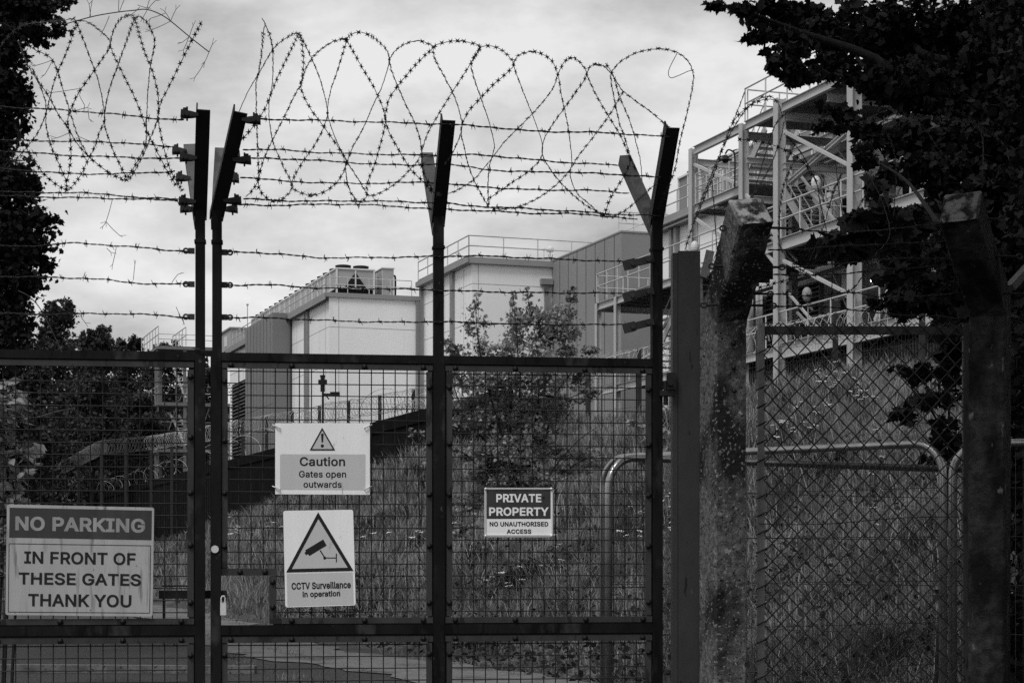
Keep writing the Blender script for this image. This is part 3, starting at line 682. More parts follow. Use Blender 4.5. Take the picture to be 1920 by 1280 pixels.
RS = [(1, [(491, 34), (497, 46), (494, 60), (490, 105), (484, 140), (480, 160), (481, 215), (482, 250), (484, 300), (485, 328), (484, 338), (487, 356), (503, 374), (519, 377), (534, 370), (545, 358), (547, 350), (546, 340), (534, 318), (520, 287), (512, 267), (507, 242), (504, 212), (505, 188), (510, 162), (512, 125), (511, 92), (506, 67), (497, 46)]),
      (-1, [(447, 212), (465, 172), (484, 140), (511, 94), (530, 76), (550, 64), (560, 63), (565, 77), (568, 100), (569, 125), (566, 147), (564, 162), (570, 182), (584, 207), (605, 235), (630, 270), (647, 297), (651, 310)]),
      (1, [(560, 64), (539, 107), (522, 142), (510, 172), (495, 207), (477, 235), (451, 265)]),
      (-1, [(560, 64), (570, 80), (582, 105), (595, 135), (605, 165), (612, 195), (614, 212), (612, 225), (602, 250), (588, 275), (571, 299), (551, 332), (547, 347), (556, 358), (578, 366), (593, 365), (613, 357), (632, 341), (646, 319), (649, 308), (662, 275), (680, 242), (700, 197), (715, 165), (725, 135), (730, 112), (725, 95), (712, 80), (692, 66), (675, 61), (660, 64), (649, 74)]),
      (1, [(461, 369), (474, 356), (484, 338), (491, 310), (501, 284), (511, 262), (535, 215), (552, 180), (565, 157), (569, 140), (580, 117), (597, 97), (620, 81), (640, 74), (649, 74), (645, 92), (632, 135), (620, 170), (615, 197), (614, 212), (619, 232), (630, 262), (647, 297), (653, 308), (672, 336), (688, 363), (698, 367), (718, 359), (742, 344), (764, 323), (786, 297), (800, 255), (822, 215), (850, 170), (884, 117), (900, 89)]),
      (-1, [(649, 74), (665, 102), (682, 132), (700, 162), (715, 195), (722, 217), (721, 240), (712, 275), (702, 310), (689, 343), (688, 365), (686, 371), (678, 378), (670, 377), (659, 363), (651, 341), (648, 312)]),
      (1, [(730, 112), (734, 132), (745, 160), (760, 195), (775, 225), (786, 255), (790, 277), (794, 321), (810, 356)]),
      (-1, [(730, 112), (740, 97), (757, 84), (780, 77), (797, 80), (812, 89), (797, 104), (775, 127), (747, 160), (730, 185), (724, 210), (722, 217), (727, 242), (745, 277), (770, 317), (794, 341), (815, 362), (840, 363), (862, 354), (888, 337), (910, 312), (926, 292), (947, 265), (980, 232), (1015, 195), (1037, 165), (1046, 140)]),
      (1, [(812, 89), (815, 110), (832, 142), (850, 177), (862, 212), (866, 237), (862, 257), (847, 290), (834, 310)]),
      (-1, [(812, 89), (825, 82), (855, 77), (880, 80), (900, 89), (884, 117), (887, 140), (900, 180), (915, 222), (926, 265), (926, 282), (918, 310), (915, 347), (916, 382)]),
      (1, [(900, 89), (917, 86), (935, 91), (952, 104), (963, 121), (950, 137), (922, 162), (900, 185), (880, 207), (867, 232), (865, 250), (870, 275), (879, 312), (892, 345), (908, 374), (916, 387), (932, 392), (954, 391), (980, 385), (1011, 370), (1039, 350), (1067, 321), (1083, 295), (1110, 260), (1140, 220), (1160, 187), (1169, 172)]),
      (-1, [(963, 121), (967, 135), (982, 175), (997, 212), (1010, 247), (1017, 270), (1017, 286), (1011, 302), (989, 323), (962, 341), (919, 371)]),
      (1, [(963, 121), (970, 106), (985, 99), (1000, 97), (1017, 102), (1035, 115), (1046, 140), (1052, 175), (1060, 212), (1067, 250), (1072, 302), (1069, 321), (1072, 341), (1083, 363), (1102, 380), (1124, 400), (1140, 407), (1153, 405), (1177, 391), (1203, 369), (1229, 345)]),
      (-1, [(1046, 140), (1052, 127), (1062, 112), (1075, 109), (1087, 117), (1100, 140), (1080, 172), (1055, 207), (1032, 240), (1020, 262), (1017, 288), (1030, 315), (1050, 341), (1076, 367), (1102, 387), (1133, 404)]),
      (1, [(1100, 140), (1117, 177), (1142, 220), (1162, 252), (1181, 295), (1194, 323)]),
      (-1, [(1100, 140), (1105, 127), (1117, 121), (1132, 125), (1145, 137), (1157, 155), (1169, 172), (1195, 192), (1220, 210), (1252, 237)]),
      (1, [(1145, 137), (1147, 162), (1160, 225), (1170, 255), (1181, 295), (1177, 317), (1168, 334), (1146, 369), (1133, 402)]),
      (-1, [(1135, 119), (1150, 142), (1162, 182), (1180, 225), (1192, 265), (1201, 304), (1204, 345)]),
      (-1, [(1145, 137), (1162, 117), (1187, 102), (1215, 94), (1242, 92), (1270, 99), (1290, 115), (1299, 135), (1299, 160), (1290, 205), (1275, 265), (1265, 318), (1245, 370), (1236, 395)])]
b = MB()
for sg, p in RS: razor_geo(b, coil_strand(p, sg, .26, lambda x: 225 + (x - 480) * .035, 165))
for x, y in ((649, 74), (560, 64), (730, 112), (812, 89), (900, 89), (963, 121), (1046, 140), (1100, 140), (614, 212), (722, 217), (564, 155), (484, 140), (688, 365), (484, 338), (547, 347), (649, 306)):
    b.sphere(G(x, y, 0), .006, 6)
b.tube(crom([G(x, y, .02) for x, y in ((1270, 99), (1254, 132), (1257, 146), (1272, 142), (1290, 134), (1301, 131))], .01), .0016, 5)
tag(b.build('razor_coil', M['razor'], loc=G(860, 240)), 'stretched razor wire coil looping above the right gate', 'razor wire', 'razor wire coils')
RL = [(1, [(100, 41), (115, 40), (142, 40), (125, 97), (106, 140), (94, 182), (86, 212), (80, 230), (69, 252), (50, 277), (21, 308), (-8, 330)]),
      (-1, [(142, 40), (160, 85), (175, 125), (187, 162), (196, 212), (195, 230), (187, 247), (177, 277), (162, 306), (150, 331), (131, 354), (124, 356), (104, 345), (83, 327), (69, 308), (50, 279), (37, 256), (28, 235)]),
      (1, [(142, 40), (160, 40), (180, 52), (200, 70), (206, 87), (177, 132), (150, 170), (135, 200), (127, 225), (130, 247), (133, 277), (131, 310), (125, 343)]),
      (-1, [(206, 87), (212, 60), (225, 37), (242, 29), (252, 35), (270, 95), (285, 132), (295, 170), (297, 200), (297, 225), (302, 255), (312, 295), (321, 322), (342, 358)]),
      (1, [(206, 87), (222, 122), (237, 152), (252, 182), (267, 220), (276, 247), (290, 275), (310, 315), (330, 348)]),
      (-1, [(252, 35), (262, 32), (275, 42), (287, 65), (290, 82), (282, 125), (277, 175), (275, 225), (274, 262), (269, 281), (250, 316), (237, 337)]),
      (1, [(252, 35), (245, 55), (222, 120), (207, 162), (197, 205), (196, 232), (198, 243), (208, 272), (221, 302), (237, 333)]),
      (-1, [(379, 40), (350, 95), (322, 152), (302, 192), (297, 217), (290, 240), (285, 252), (269, 289), (246, 331), (235, 338), (227, 335), (206, 325), (183, 308), (165, 293), (144, 268), (127, 239), (110, 216), (94, 185), (75, 157), (60, 128)]),
      (1, [(35, 80), (52, 122), (72, 155), (85, 190), (86, 217), (87, 240), (95, 272), (104, 293), (115, 318), (125, 343), (124, 356)]),
      (-1, [(40, 240), (34, 268), (27, 289), (0, 320), (-30, 340)]),
      (1, [(-60, 60), (-20, 40), (20, 52), (60, 90), (98, 113), (119, 171), (133, 215), (145, 252), (165, 293)]),
      (-1, [(-60, 300), (-30, 180), (0, 90), (40, 50), (80, 42), (115, 40)])]
b = MB()
for sg, p in RL: razor_geo(b, coil_strand(p, sg, .26, lambda x: 195, 165))
for x, y in ((206, 87), (142, 40), (252, 35), (297, 222), (195, 228), (86, 214), (274, 247), (127, 239), (124, 354)): b.sphere(G(x, y, 0), .006, 6)
tag(b.build('razor_coil', M['razor'], loc=G(180, 240)), 'sagging razor wire coil with dead stems above the left gate', 'razor wire', 'razor wire coils')

# dead climber hanging in the coil of the left gate
DC = thing('dead_climber', 'thin dead climber stems tangled in the left razor wire', 'dead climber', G(240, 60))
def stem(p, v=.1, r=.0016, b=None):
    own = b is None
    if own: b = MB()
    b.tube(crom([G(x, y, v) for x, y in p], .02), r, 4)
    if own: b.build('stem', M['twig'], DC)
def twig(x, y, dx, dy, v=.1, n=2):
    b = MB(); stem([(x, y), (x + dx * .5, y + dy * .55), (x + dx, y + dy)], v, .0012, b)
    for k in range(n):
        a = math.atan2(dy, dx) + random.uniform(-1, 1); l = random.uniform(6, 13)
        stem([(x + dx, y + dy), (x + dx + l * math.cos(a), y + dy + l * math.sin(a))], v, .0009, b)
    b.build('twig', M['twig'], DC)
stem([(120, 46), (142, 40), (180, 30), (222, 23), (250, 20), (275, 18), (300, 27), (320, 40), (355, 69), (392, 98)], .12, .0022)
for x, y, dx, dy in ((168, 33, 5, -32), (170, 33, -3, -25), (222, 23, 1, -25), (224, 22, 9, -22), (275, 18, 6, -20), (277, 18, 14, -16), (276, 19, -8, 14), (320, 40, 10, -22), (320, 40, -11, -18), (310, 25, -28, 10), (320, 40, -40, 18), (355, 69, 7, -20), (355, 69, -14, 11), (354, 70, -10, 24), (392, 98, 6, -14), (392, 98, -8, 18), (385, 114, -20, 32), (205, 30, -12, 28), (258, 10, 16, 5), (262, 14, -16, 14), (98, 113, -30, 10), (98, 114, -14, 26), (120, 171, -25, 3), (145, 170, 14, 28), (120, 171, 26, -4), (140, 208, 24, -6), (165, 205, 2, 18), (211, 373, -12, 42), (199, 416, 26, 26), (199, 416, -6, 8), (218, 464, -7, 32), (200, 465, 8, 8), (250, 525, 3, -30), (322, 530, 12, -16), (330, 575, 14, 28), (150, 590, 10, 15), (160, 510, -3, 8), (128, 250, -22, 9), (145, 255, 30, 12)):
    twig(x, y, dx, dy)
stem([(34, 545), (55, 556), (75, 578), (95, 615), (116, 660)], .06, .002)

# ------------------------------------------------------------------ posts at the right of the gates
b = MB()
Ps = 7.93; Xa = (1272 - CX) / F * Ps; Xb = (1313 - CX) / F * Ps; zt = P(1290, 472, Ps)[2]
b.box(Xa, Xb, Ps, Ps + .006, 0, zt); b.box(Xa - .002, Xa + .006, Ps + .006, Ps + .098, 0, zt - .001); b.box(Xb - .006, Xb, Ps + .006, Ps + .098, 0, zt - .001); b.box(Xa, Xb, Ps + .098, Ps + .104, 0, zt - .001)
b.box(Xa - .024, Xa - .003, Ps + .004, Ps + .10, 0, zt - .004)
pr = thing('gate_post', 'square steel gate post standing beside the lichened concrete post', 'gate post', (Xa, Ps, 0))
b.build('post_tube', M['post'], pr)
b = MB(); b.box(Xa - .0, Xb, Ps, Ps + .1, zt, zt + .004); b.build('cap', M['post'], pr)
b = MB(); q = P(1250, 737, 7.93)
b.box(-.03, .03, -.02, .03, -.012, .010, q); b.box(.0, .036, -.03, .02, .012, .085, q + np.array([.0, 0, 0])); b.cyl(q + UP * -.05 + GD * -.004, q + UP * .05 + GD * -.004, .011, 10); b.cyl(q + np.array([.012, -.035, .04]), q + np.array([.012, -.055, .04]), .013, 6)
b.build('hinge', M['bolt'], pr)

b = MB(); u_ = gu(-490); b.gbox(u_ - .1, u_, 0, zt, -.05, .05); lp = thing('gate_post', 'square steel post that the left gate leaf hangs from', 'gate post', gp(u_, 0)); b.build('post_tube', M['post'], lp)
for z in (.5, 2.0):
    b = MB(); b.gbox(u_ + .001, gu(-462) - .001, z, z + .05, -.02, .02); b.build('hinge', M['bolt'], lp)

def concrete_post(label, base, tip, w0, yaw, tipd, hooks, m='concrete', name='concrete_post'):
    # base = pixel centre of the crank on the front face, tip = pixel centre of the top; side = width of the visible flank
    Yb = 7.8; B = P(base[0], base[1], Yb); T = P(tip[0], tip[1], Yb - tipd)
    w = w0 / 2; dp = .16
    root = thing(name, label, 'concrete post', (B[0], Yb, 0), 'cranked concrete posts')
    b = MB(); rings = []
    path = [np.array([B[0] - .004, Yb, -.2]), np.array([B[0] - .003, Yb, B[2] * .5]), np.array([B[0], Yb, B[2] - .02]), B + np.array([0, -.012, .02]), B * .5 + T * .5, T * .985 + B * .015, T]
    ks = [1, 1, 1, 1, 1, 1, .9]
    fine = [path[0]]
    for p, q in zip(path[:-1], path[1:]):
        n = max(1, int(np.linalg.norm(q - p) / .035))
        for i in range(1, n + 1): fine.append(p + (q - p) * i / n)
    fine = np.array(fine); n = len(fine)
    tt = np.gradient(fine, axis=0); tt /= np.linalg.norm(tt, axis=1)[:, None]
    V = []
    for i, (p, t) in enumerate(zip(fine, tt)):
        xx = np.array([math.cos(yaw), math.sin(yaw), 0]); xx = xx - t * (xx @ t); xx /= np.linalg.norm(xx); yy = np.cross(t, xx)     # yy points away from the road
        ww = w * (1 if i < n - 1 else .88); d0 = dp * (1 if i < n - 1 else .9)
        for a, c in ((-1, .06), (-.9, 0), (-.3, 0), (.3, 0), (.9, 0), (1, .06), (1, .5), (1, .94), (.9, 1), (0, 1), (-.9, 1), (-1, .94), (-1, .5)):
            j = random.uniform(-.001, .001)
            V.append(p + xx * (a * ww + j) + yy * (c * d0 + random.uniform(-.003, .003)))
    k = 13; fs = [(i * k + j, i * k + (j + 1) % k, (i + 1) * k + (j + 1) % k, (i + 1) * k + j) for i in range(n - 1) for j in range(k)]
    fs += [tuple(range(k))[::-1], tuple((n - 1) * k + j for j in range(k))]
    b.add(V, fs); b.build('shaft', M[m], root, smooth=False)
    for x, y, dx, Y in hooks:
        h = MB(); p = P(x, y, Y); q = P(x + dx, y + 1, Y)
        h.tube(crom([p, p * .4 + q * .6, q], .02), .0055, 6)
        c = q + np.array([.012 * np.sign(dx), 0, 0]); h.tube([c + np.array([.012 * math.cos(a), 0, .010 * math.sin(a)]) for a in np.linspace(0, 2 * math.pi, 10, endpoint=False)], .004, 5, closed=True)
        h.build('eye_bolt', M['bolt'], root)
    return root
c1 = concrete_post('lichened concrete post with its cranked top leaning over, beside the steel gate post', (1372, 612), (1420, 418), .145, .36, .42,
    [(1440, 427, 44, 7.5), (1415, 500, 46, 7.6), (1395, 550, 44, 7.7), (1393, 572, 52, 7.75), (1393, 427, -32, 7.52), (1370, 498, -30, 7.62), (1345, 571, -20, 7.72)])
h = MB()
for x, y in ((1376, 643), (1376, 689), (1377, 733)): h.sphere(P(x, y, 7.79), .011, 8)
h.build('bolt_hole', M['bolt'], c1)
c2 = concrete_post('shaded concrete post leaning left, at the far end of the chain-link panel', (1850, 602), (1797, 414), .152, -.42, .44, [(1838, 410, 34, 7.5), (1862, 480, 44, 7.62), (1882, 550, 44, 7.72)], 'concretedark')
h = MB()
p = P(1915, 485, 7.9); h.bar(P(1893, 540, 7.9), P(1985, 440, 8.0), .05, .03); tag(h.build('brace_strut', M['armgrey'], loc=P(1893, 540, 7.9)), 'pale strut slanting up from behind the right-hand concrete post', 'strut')

# ------------------------------------------------------------------ chain-link panel
Yc = 8.02
def C(px, py, dy=0): return P(px, py, Yc + dy)
cl = thing('chain_link_panel', 'rusty chain-link mesh panel framed between the two concrete posts', 'fence panel', C(1620, 900) * np.array([1, 1, 0]))
b = MB(); b.box(C(1421, 0)[0], C(1433, 0)[0], Yc - .012, Yc + .012, .05, C(0, 606)[2]); b.build('side_post', M['galvdull'], cl)
b = MB(); b.box(C(1805, 0)[0], C(1818, 0)[0], Yc - .012, Yc + .012, .05, C(0, 606)[2]); b.build('side_post', M['strip'], cl)
b = MB(); b.box(C(1433, 0)[0] + .001, C(1805, 0)[0] - .001, Yc + .004, Yc + .012, C(0, 627)[2], C(0, 611)[2]); b.build('top_rail', M['strip'], cl)
b = MB()
p_ = 31.3 / F * Yc; hh = 33.5 / F * Yc / 2; x0 = C(1430, 0)[0]; ztop = C(0, 616)[2]; p_ = p_ / 2
for k in range(0, 24):
    pts = []; z = ztop; i = 0; xl = x0 + k * p_ + .004
    while z > .08:
        xx = xl + (p_ if (i + k) % 2 == 0 else 0)
        sag = random.uniform(-.0012, .0012)
        # the mesh sags and leans towards the lower right corner
        pts.append((xx + sag, Yc - .010 + (.004 if (i + k) % 2 else -.004) + .01 * math.sin(z * 2 + k), z + sag)); z -= hh; i += 1
    q = []
    for a, c in zip(pts[:-1], pts[1:]):
        a, c = np.array(a), np.array(c); q += [a * .94 + c * .06, a * .06 + c * .94]
    b.tube(q, .0030, 5)
    t = np.array(pts[0]); sg = 1 if k % 2 == 0 else -1
    b.tube([t, t + np.array([sg * p_ * .75, 0, hh * .62]), t + np.array([sg * p_ * 1.05, .004, hh * .30])], .0028, 4)
for z in np.arange(.2, ztop - .05, hh * 2.02):
    b.tube([(x0 - .03, Yc - .017, z - .01), (x0 + .0, Yc - .019, z + .004), (x0 + .016, Yc - .017, z + .012)], .0028, 4)
b.tube(crom([C(1424, 981, -.02), C(1470, 983, -.02), C(1560, 981, -.02), C(1640, 974, -.02), C(1720, 969, -.02), C(1812, 968, -.02)], .05), .002, 5)
b.build('chain_link_mesh', M['wire'], cl)
b = MB()
for z in (C(0, 962)[2], ):
    b.box(C(1818, 0)[0], C(1872, 0)[0], Yc - .03, Yc - .02, z - .03, z + .012)
b.build('fixing_plate', M['strip'], cl)

# barbed strands between the concrete posts
for lb, l in [('barbed wire from the topmost eye bolt of the lichened post', [(1484, 428), (1530, 433), (1600, 435), (1680, 428), (1762, 420)]),
             ('second barbed wire down beside the lichened concrete post', [(1440, 470), (1510, 466), (1600, 460), (1700, 456), (1775, 452)]),
             ('third barbed wire down, between the two concrete posts', [(1458, 501), (1540, 498), (1640, 488), (1720, 484), (1785, 486)]),
             ('fourth barbed wire down, between the two concrete posts', [(1450, 514), (1540, 516), (1660, 505), (1760, 498), (1790, 497)]),
             ('fifth barbed wire down, crossing the platform column', [(1440, 551), (1530, 554), (1600, 549), (1680, 558), (1800, 548)]),
             ('lowest barbed wire between the concrete posts, just above the chain link', [(1446, 573), (1560, 576), (1660, 588), (1740, 592), (1812, 598)])]:
    barbed(lb, [P(x, y, 7.6 + (y - 428) / 170 * .22) for x, y in l], 'barbed wires between the concrete posts')
# collapsed razor coil strung from the steel post to beyond the right-hand post
RR = [[(1284, 470), (1309, 392), (1331, 336), (1354, 280), (1376, 239), (1399, 205), (1421, 186), (1444, 181), (1459, 194), (1466, 216)],
      [(1301, 419), (1320, 372), (1341, 321), (1361, 261), (1380, 222), (1410, 196), (1440, 186), (1462, 192)],
      [(1372, 235), (1384, 205), (1397, 172)], [(1335, 340), (1339, 385), (1341, 422), (1346, 479), (1352, 500)],
      [(1406, 385), (1429, 310), (1447, 250), (1465, 220), (1490, 205)], [(1316, 531), (1335, 512), (1350, 490), (1362, 470)],
      [(1384, 261), (1417, 265), (1459, 276), (1504, 302), (1530, 340)], [(1404, 377), (1440, 321), (1462, 265), (1470, 230)],
      [(1492, 295), (1470, 347), (1462, 400), (1462, 460), (1492, 497), (1522, 520)], [(1470, 250), (1500, 284), (1530, 340), (1537, 377), (1549, 430), (1560, 497), (1560, 546)],
      [(1579, 325), (1560, 370), (1545, 422), (1522, 479), (1496, 516), (1425, 539)], [(1566, 300), (1575, 370), (1590, 420), (1640, 330)], [(1630, 330), (1655, 380), (1668, 440), (1640, 480), (1600, 540), (1560, 550)],
      [(1750, 212), (1780, 205), (1810, 216), (1829, 231), (1859, 250), (1885, 276), (1891, 295)], [(1675, 214), (1727, 218), (1790, 224), (1829, 231), (1842, 261), (1844, 310)],
      [(1590, 232), (1640, 228), (1690, 224), (1730, 238), (1760, 280), (1790, 310)], [(1650, 230), (1672, 270), (1680, 320), (1676, 400)]]
b = MB()
for i, p in enumerate(RR):
    q = crom(np.column_stack([np.array(p, float), np.zeros(len(p))]), 8)[:, :2]
    razor_geo(b, np.array([P(x, y, 7.75 + .22 * math.sin(i * 1.9 + k * .05)) for k, (x, y) in enumerate(q)]))
tag(b.build('razor_coil', M['razor'], loc=P(1500, 350, 7.8)), 'slack collapsed razor wire coil in front of the steel walkway', 'razor wire', 'razor wire coils')

# ------------------------------------------------------------------ round-topped temporary fence panels
def hoop(label, pL, pR, z, left, right, ins=0):
    pL, pR = np.array([*pL, 0]), np.array([*pR, 0]); d = pR - pL; Ln = np.linalg.norm(d); d /= Ln; R = .16; r = .0205
    root = thing('fence_panel', label, 'fence panel', pL, 'round-topped temporary fence panels')
    pts = []
    if left: pts += [pL + UP * .08, pL + UP * (z - R)] + [pL + d * R * (1 - math.cos(a)) + UP * (z - R + R * math.sin(a)) for a in np.linspace(.15, math.pi / 2, 9)]
    else: pts += [pL + UP * z]
    if right: pts += [pR - d * R * (1 - math.cos(a)) + UP * (z - R + R * math.sin(a)) for a in np.linspace(math.pi / 2, .15, 9)] + [pR + UP * (z - R), pR + UP * .08]
    else: pts += [pR + UP * z]
    b = MB(); b.tube(pts, r, 10); b.build('tube_frame', M['galv'], root, smooth=True)
    b = MB(); x = .05
    while x < Ln - .03:
        e = min(x, Ln - x) if (left and right) else (x if left else Ln - x)
        zz = z - .01 if e > R else z - R + math.sqrt(max(0, R * R - (R - e) ** 2)) - .01
        b.tube([pL + d * x + UP * .1, pL + d * x + UP * zz], .0013, 4); x += .036
    for zz in np.arange(.15, z - .1, .24): b.tube([pL + d * .01 + UP * zz, pR - d * .01 + UP * zz], .0020, 4)
    b.build('infill_mesh', M['infill'], root, smooth=True)
    return root
def xy(px, Y): return ((px - CX) / F * Y, Y)
hoop('round-cornered tubular fence panel running behind both gate post and chain link', xy(1131, 10.6), xy(1768, 9.15), 2.05, True, True)
hoop('lower tubular fence panel close behind the first, its rail dipping to the right', xy(1141, 9.55), xy(1838, 11.0), 2.0, True, False)
hoop('tubular fence panel mostly hidden behind the shaded concrete post', xy(1786, 9.25), xy(2230, 8.9), 2.05, True, False)

# ------------------------------------------------------------------ plant buildings (local axes: s to the right, t away from the camera)
def W(O, s, t, z): return np.array([O[0], O[1], 0]) + BB * s + BA * t + UP * z
def base(O, s, t): p = W(O, s, t, 0); return np.array([p[0], p[1], float(hgt(p[0], p[1]))])
def railing(b, pts, h=1.1, step=1.3, r=.022, rails=(1.0, .55)):
    for p, q in zip(pts[:-1], pts[1:]):
        p, q = np.asarray(p, float), np.asarray(q, float); L_ = np.linalg.norm(q - p); n = max(1, round(L_ / step))
        for k in rails: b.tube([p + UP * h * k, q + UP * h * k], r, 6)
        for i in range(n + 1):
            c = p + (q - p) * i / n; b.tube([c, c + UP * h], r * .95, 6)
def shell(name, mats, root, O, s0, s1, t0, t1, z0, z1, hl=(), vs=(), vt=(), jr=.013):
    # walls as one block with slim joint covers on the front (s) and on the left flank (t)
    b = MB(); b.bbox(s0, s1, t0, t1, z0, z1, O)
    for z in hl:
        b.bbox(s0 + .02, s1 - .02, t0 - .006, t0 + .01, z - jr, z + jr, O, 1); b.bbox(s0 - .006, s0 + .01, t0 + .02, t1 - .02, z - jr, z + jr, O, 1)
    for s in vs: b.bbox(s - jr, s + jr, t0 - .008, t0 + .01, z0, z1 - .02, O, 1)
    for t in vt: b.bbox(s0 - .008, s0 + .01, t - jr * 1.5, t + jr * 1.5, z0, z1 - .02, O, 1)
    return b.build(name, mats, root)
Z1 = 16.1
O1 = (-10.18, 103.9)
b1 = thing('plant_building', 'pale clad plant building with a long row of rooftop chillers', 'building', base(O1, 2.5, 0), 'plant buildings')
shell('wall', [M['cladwhite'], M['joint']], b1, O1, 0, 5.6, 0, 30, 3.0, Z1 - .25, hl=(12.1, 10.0, 14.2), vs=(.55,), vt=(.9, 9, 20, 25))
b = MB(); b.bbox(-.25, 5.6, -.12, 30.1, Z1 - .25, Z1, O1); b.bbox(-.32, -.252, -.2, 30.1, Z1 - .42, Z1 - .06, O1); b.build('roof', M['coping'], b1)
def piece(name, m, root, f):
    b = MB(); f(b); b.build(name, m, root)
piece('downpipe', M['pipe'], b1, lambda b: b.bbox(-.16, -.02, 4.9, 5.2, 3, Z1 - .25, O1))
piece('downpipe', M['pipe'], b1, lambda b: b.cyl(W(O1, -.1, 5.7, 3), W(O1, -.1, 5.7, Z1 - .4), .05, 8))
piece('downpipe', M['pipe'], b1, lambda b: b.bbox(5.0, 5.3, -.16, -.02, 3, Z1 - .3, O1))
b = MB(); b.bbox(-1.18, -.01, 9.65, 18.2, 3, Z1 + .02, O1)
for t in np.arange(10.3, 18, 1.02): b.bbox(-1.19, -1.17, t, t + .05, 3, Z1 - .1, O1, 1)
for z in (10.6, 13.4): b.bbox(-1.186, -1.17, 9.7, 18.1, z, z + .02, O1, 1)
b.bbox(-.10, .06, 9.5, 9.64, 3, Z1 - .1, O1, 1)
b.build('annex', [M['cladgrey'], M['jointdark']], b1)
b = MB(); b.bbox(-.10, -.02, 20.6, 28.6, 3, 13.4, O1)
for z in np.arange(5, 13.3, .24): b.bbox(-.24, -.10, 20.7, 28.5, z, z + .05, O1, 1)
b.build('louvre', [M['black'], M['louver']], b1)
b = MB(); railing(b, [W(O1, -.15, 28, Z1), W(O1, -.15, .1, Z1), W(O1, 4.8, .1, Z1)], .88, 1.35, .028); b.build('handrail', M['rail'], b1)
# rooftop chillers: one built, the rest copied
def make_chiller(O, s, t, w, l, z0):
    rt = thing('chiller', 'nearest rooftop chiller, its dark triangular vent facing the gate', 'chiller', W(O, s, t, z0), 'rooftop chillers on the far pale building')
    zb, zt = z0 + .42, z0 + 1.55
    b = MB(); b.bbox(s + .05, s + w - .05, t + .05, t + l - .05, zb, zt - .06, O); b.build('casing', M['chiller'], rt)
    b = MB()
    for ss in (s, s + w - .09):
        for tt in (t, t + l * .5, t + l - .09): b.bbox(ss, ss + .09, tt, tt + .09, z0, zt - .002, O)
    for z in (zt - .07, zb - .03):
        b.bbox(s - .01, s + w + .01, t - .01, t + .07, z, z + .08, O); b.bbox(s - .01, s + w + .01, t + l - .07, t + l + .01, z, z + .08, O)
        b.bbox(s - .01, s + .07, t + .07, t + l - .07, z, z + .08, O); b.bbox(s + w - .07, s + w + .01, t + .07, t + l - .07, z, z + .08, O)
    b.bbox(s + w / 2 - .035, s + w / 2 + .035, t - .02, t + .05, zb + .05, zt - .12, O)
    b.build('frame', M['chframe'], rt)
    b = MB(); m_ = s + w / 2
    b.prism([W(O, m_ - .62, t + .035, zb + .06), W(O, m_ - .05, t + .035, zb + .06), W(O, m_ - .05, t + .035, zt - .28)], -BA * -.03 - BA * .06)
    b.prism([W(O, m_ + .05, t + .035, zb + .06), W(O, m_ + .62, t + .035, zb + .06), W(O, m_ + .05, t + .035, zt - .28)], -BA * -.03 - BA * .06)
    b.bbox(s + .12, s + w - .12, t + .12, t + l - .12, z0 + .02, zb - .05, O)
    b.build('vent', M['black'], rt)
    for i in (0, 1):
        for j in (0, 1):
            c = W(O, s + w * (.27 + .46 * i), t + l * (.27 + .48 * j), zt); b = MB()
            b.tube([c, c + UP * .07, c + UP * .10, c + UP * .24, c + UP * .26], [.50, .50, .42, .46, .40], 16); b.build('fan', M['fan'], rt, smooth=False)
    return rt
ch = make_chiller(O1, .62, .9, 2.25, 3.0, Z1)
p0 = np.array(ch.location)
ords = ['second', 'third', 'fourth', 'fifth', 'sixth', 'seventh', 'eighth']
for i in range(1, 8):
    dup(ch, p0 + BA * 3.08 * i, f'{ords[i-1]} chiller from the front in the rooftop row of the far building')
ah = thing('air_handler', 'tall pale air handling box with small doors beside the nearest rooftop chiller', 'air handling unit', W(O1, 4.0, 2, Z1))
b = MB(); b.bbox(3.35, 4.0, 1.0, 5.0, Z1 + .02, Z1 + 1.65, O1); b.build('casing', M['chiller'], ah)
b = MB(); b.bbox(3.30, 4.05, .95, 5.05, Z1 + 1.65, Z1 + 1.71, O1)
for t in (1.02, 2.3, 3.6): b.bbox(3.335, 3.352, t, t + .05, Z1 + .02, Z1 + 1.6, O1)
b.build('frame', M['chframe'], ah)
b = MB()
for t in (1.9, 3.1, 4.4):
    for z in (.6, 1.15): b.bbox(3.31, 3.349, t, t + .07, Z1 + z, Z1 + z + .1, O1)
b.tube(crom([W(O1, 4.0, 1.6, Z1 + 1.35), W(O1, 4.2, 1.6, Z1 + 1.35), W(O1, 4.26, 1.6, Z1 + 1.2), W(O1, 4.26, 1.6, Z1 + .1)], .1), .06, 8)
b.build('handle', M['bolt'], ah)
cab = thing('plant_cabin', 'small pale rooftop cabin with a railing, at the far end of the chillers', 'cabin', W(O1, 0, 27, Z1))
b = MB(); b.bbox(-.2, 2.4, 28.5, 34, Z1 - .1, Z1 + 1.25, O1); b.build('wall', M['chiller'], cab)
b = MB(); b.bbox(-.3, 2.5, 28.4, 34.1, Z1 + 1.25, Z1 + 1.36, O1); b.build('roof', M['coping'], cab)
b = MB(); b.bbox(-.22, -.19, 30, 31, Z1 + .2, Z1 + .9, O1); b.build('window', M['chframe'], cab)
b = MB(); b.cyl(W(O1, -.3, 22, Z1), W(O1, -.3, 22, Z1 + 2.1), .035, 6); b.sphere(W(O1, -.3, 22, Z1 + 2.1), .09, 8)
tag(b.build('roof_mast', M['rail'], loc=W(O1, -.3, 22, Z1)), 'thin mast on the roof edge beside the far chillers', 'mast')

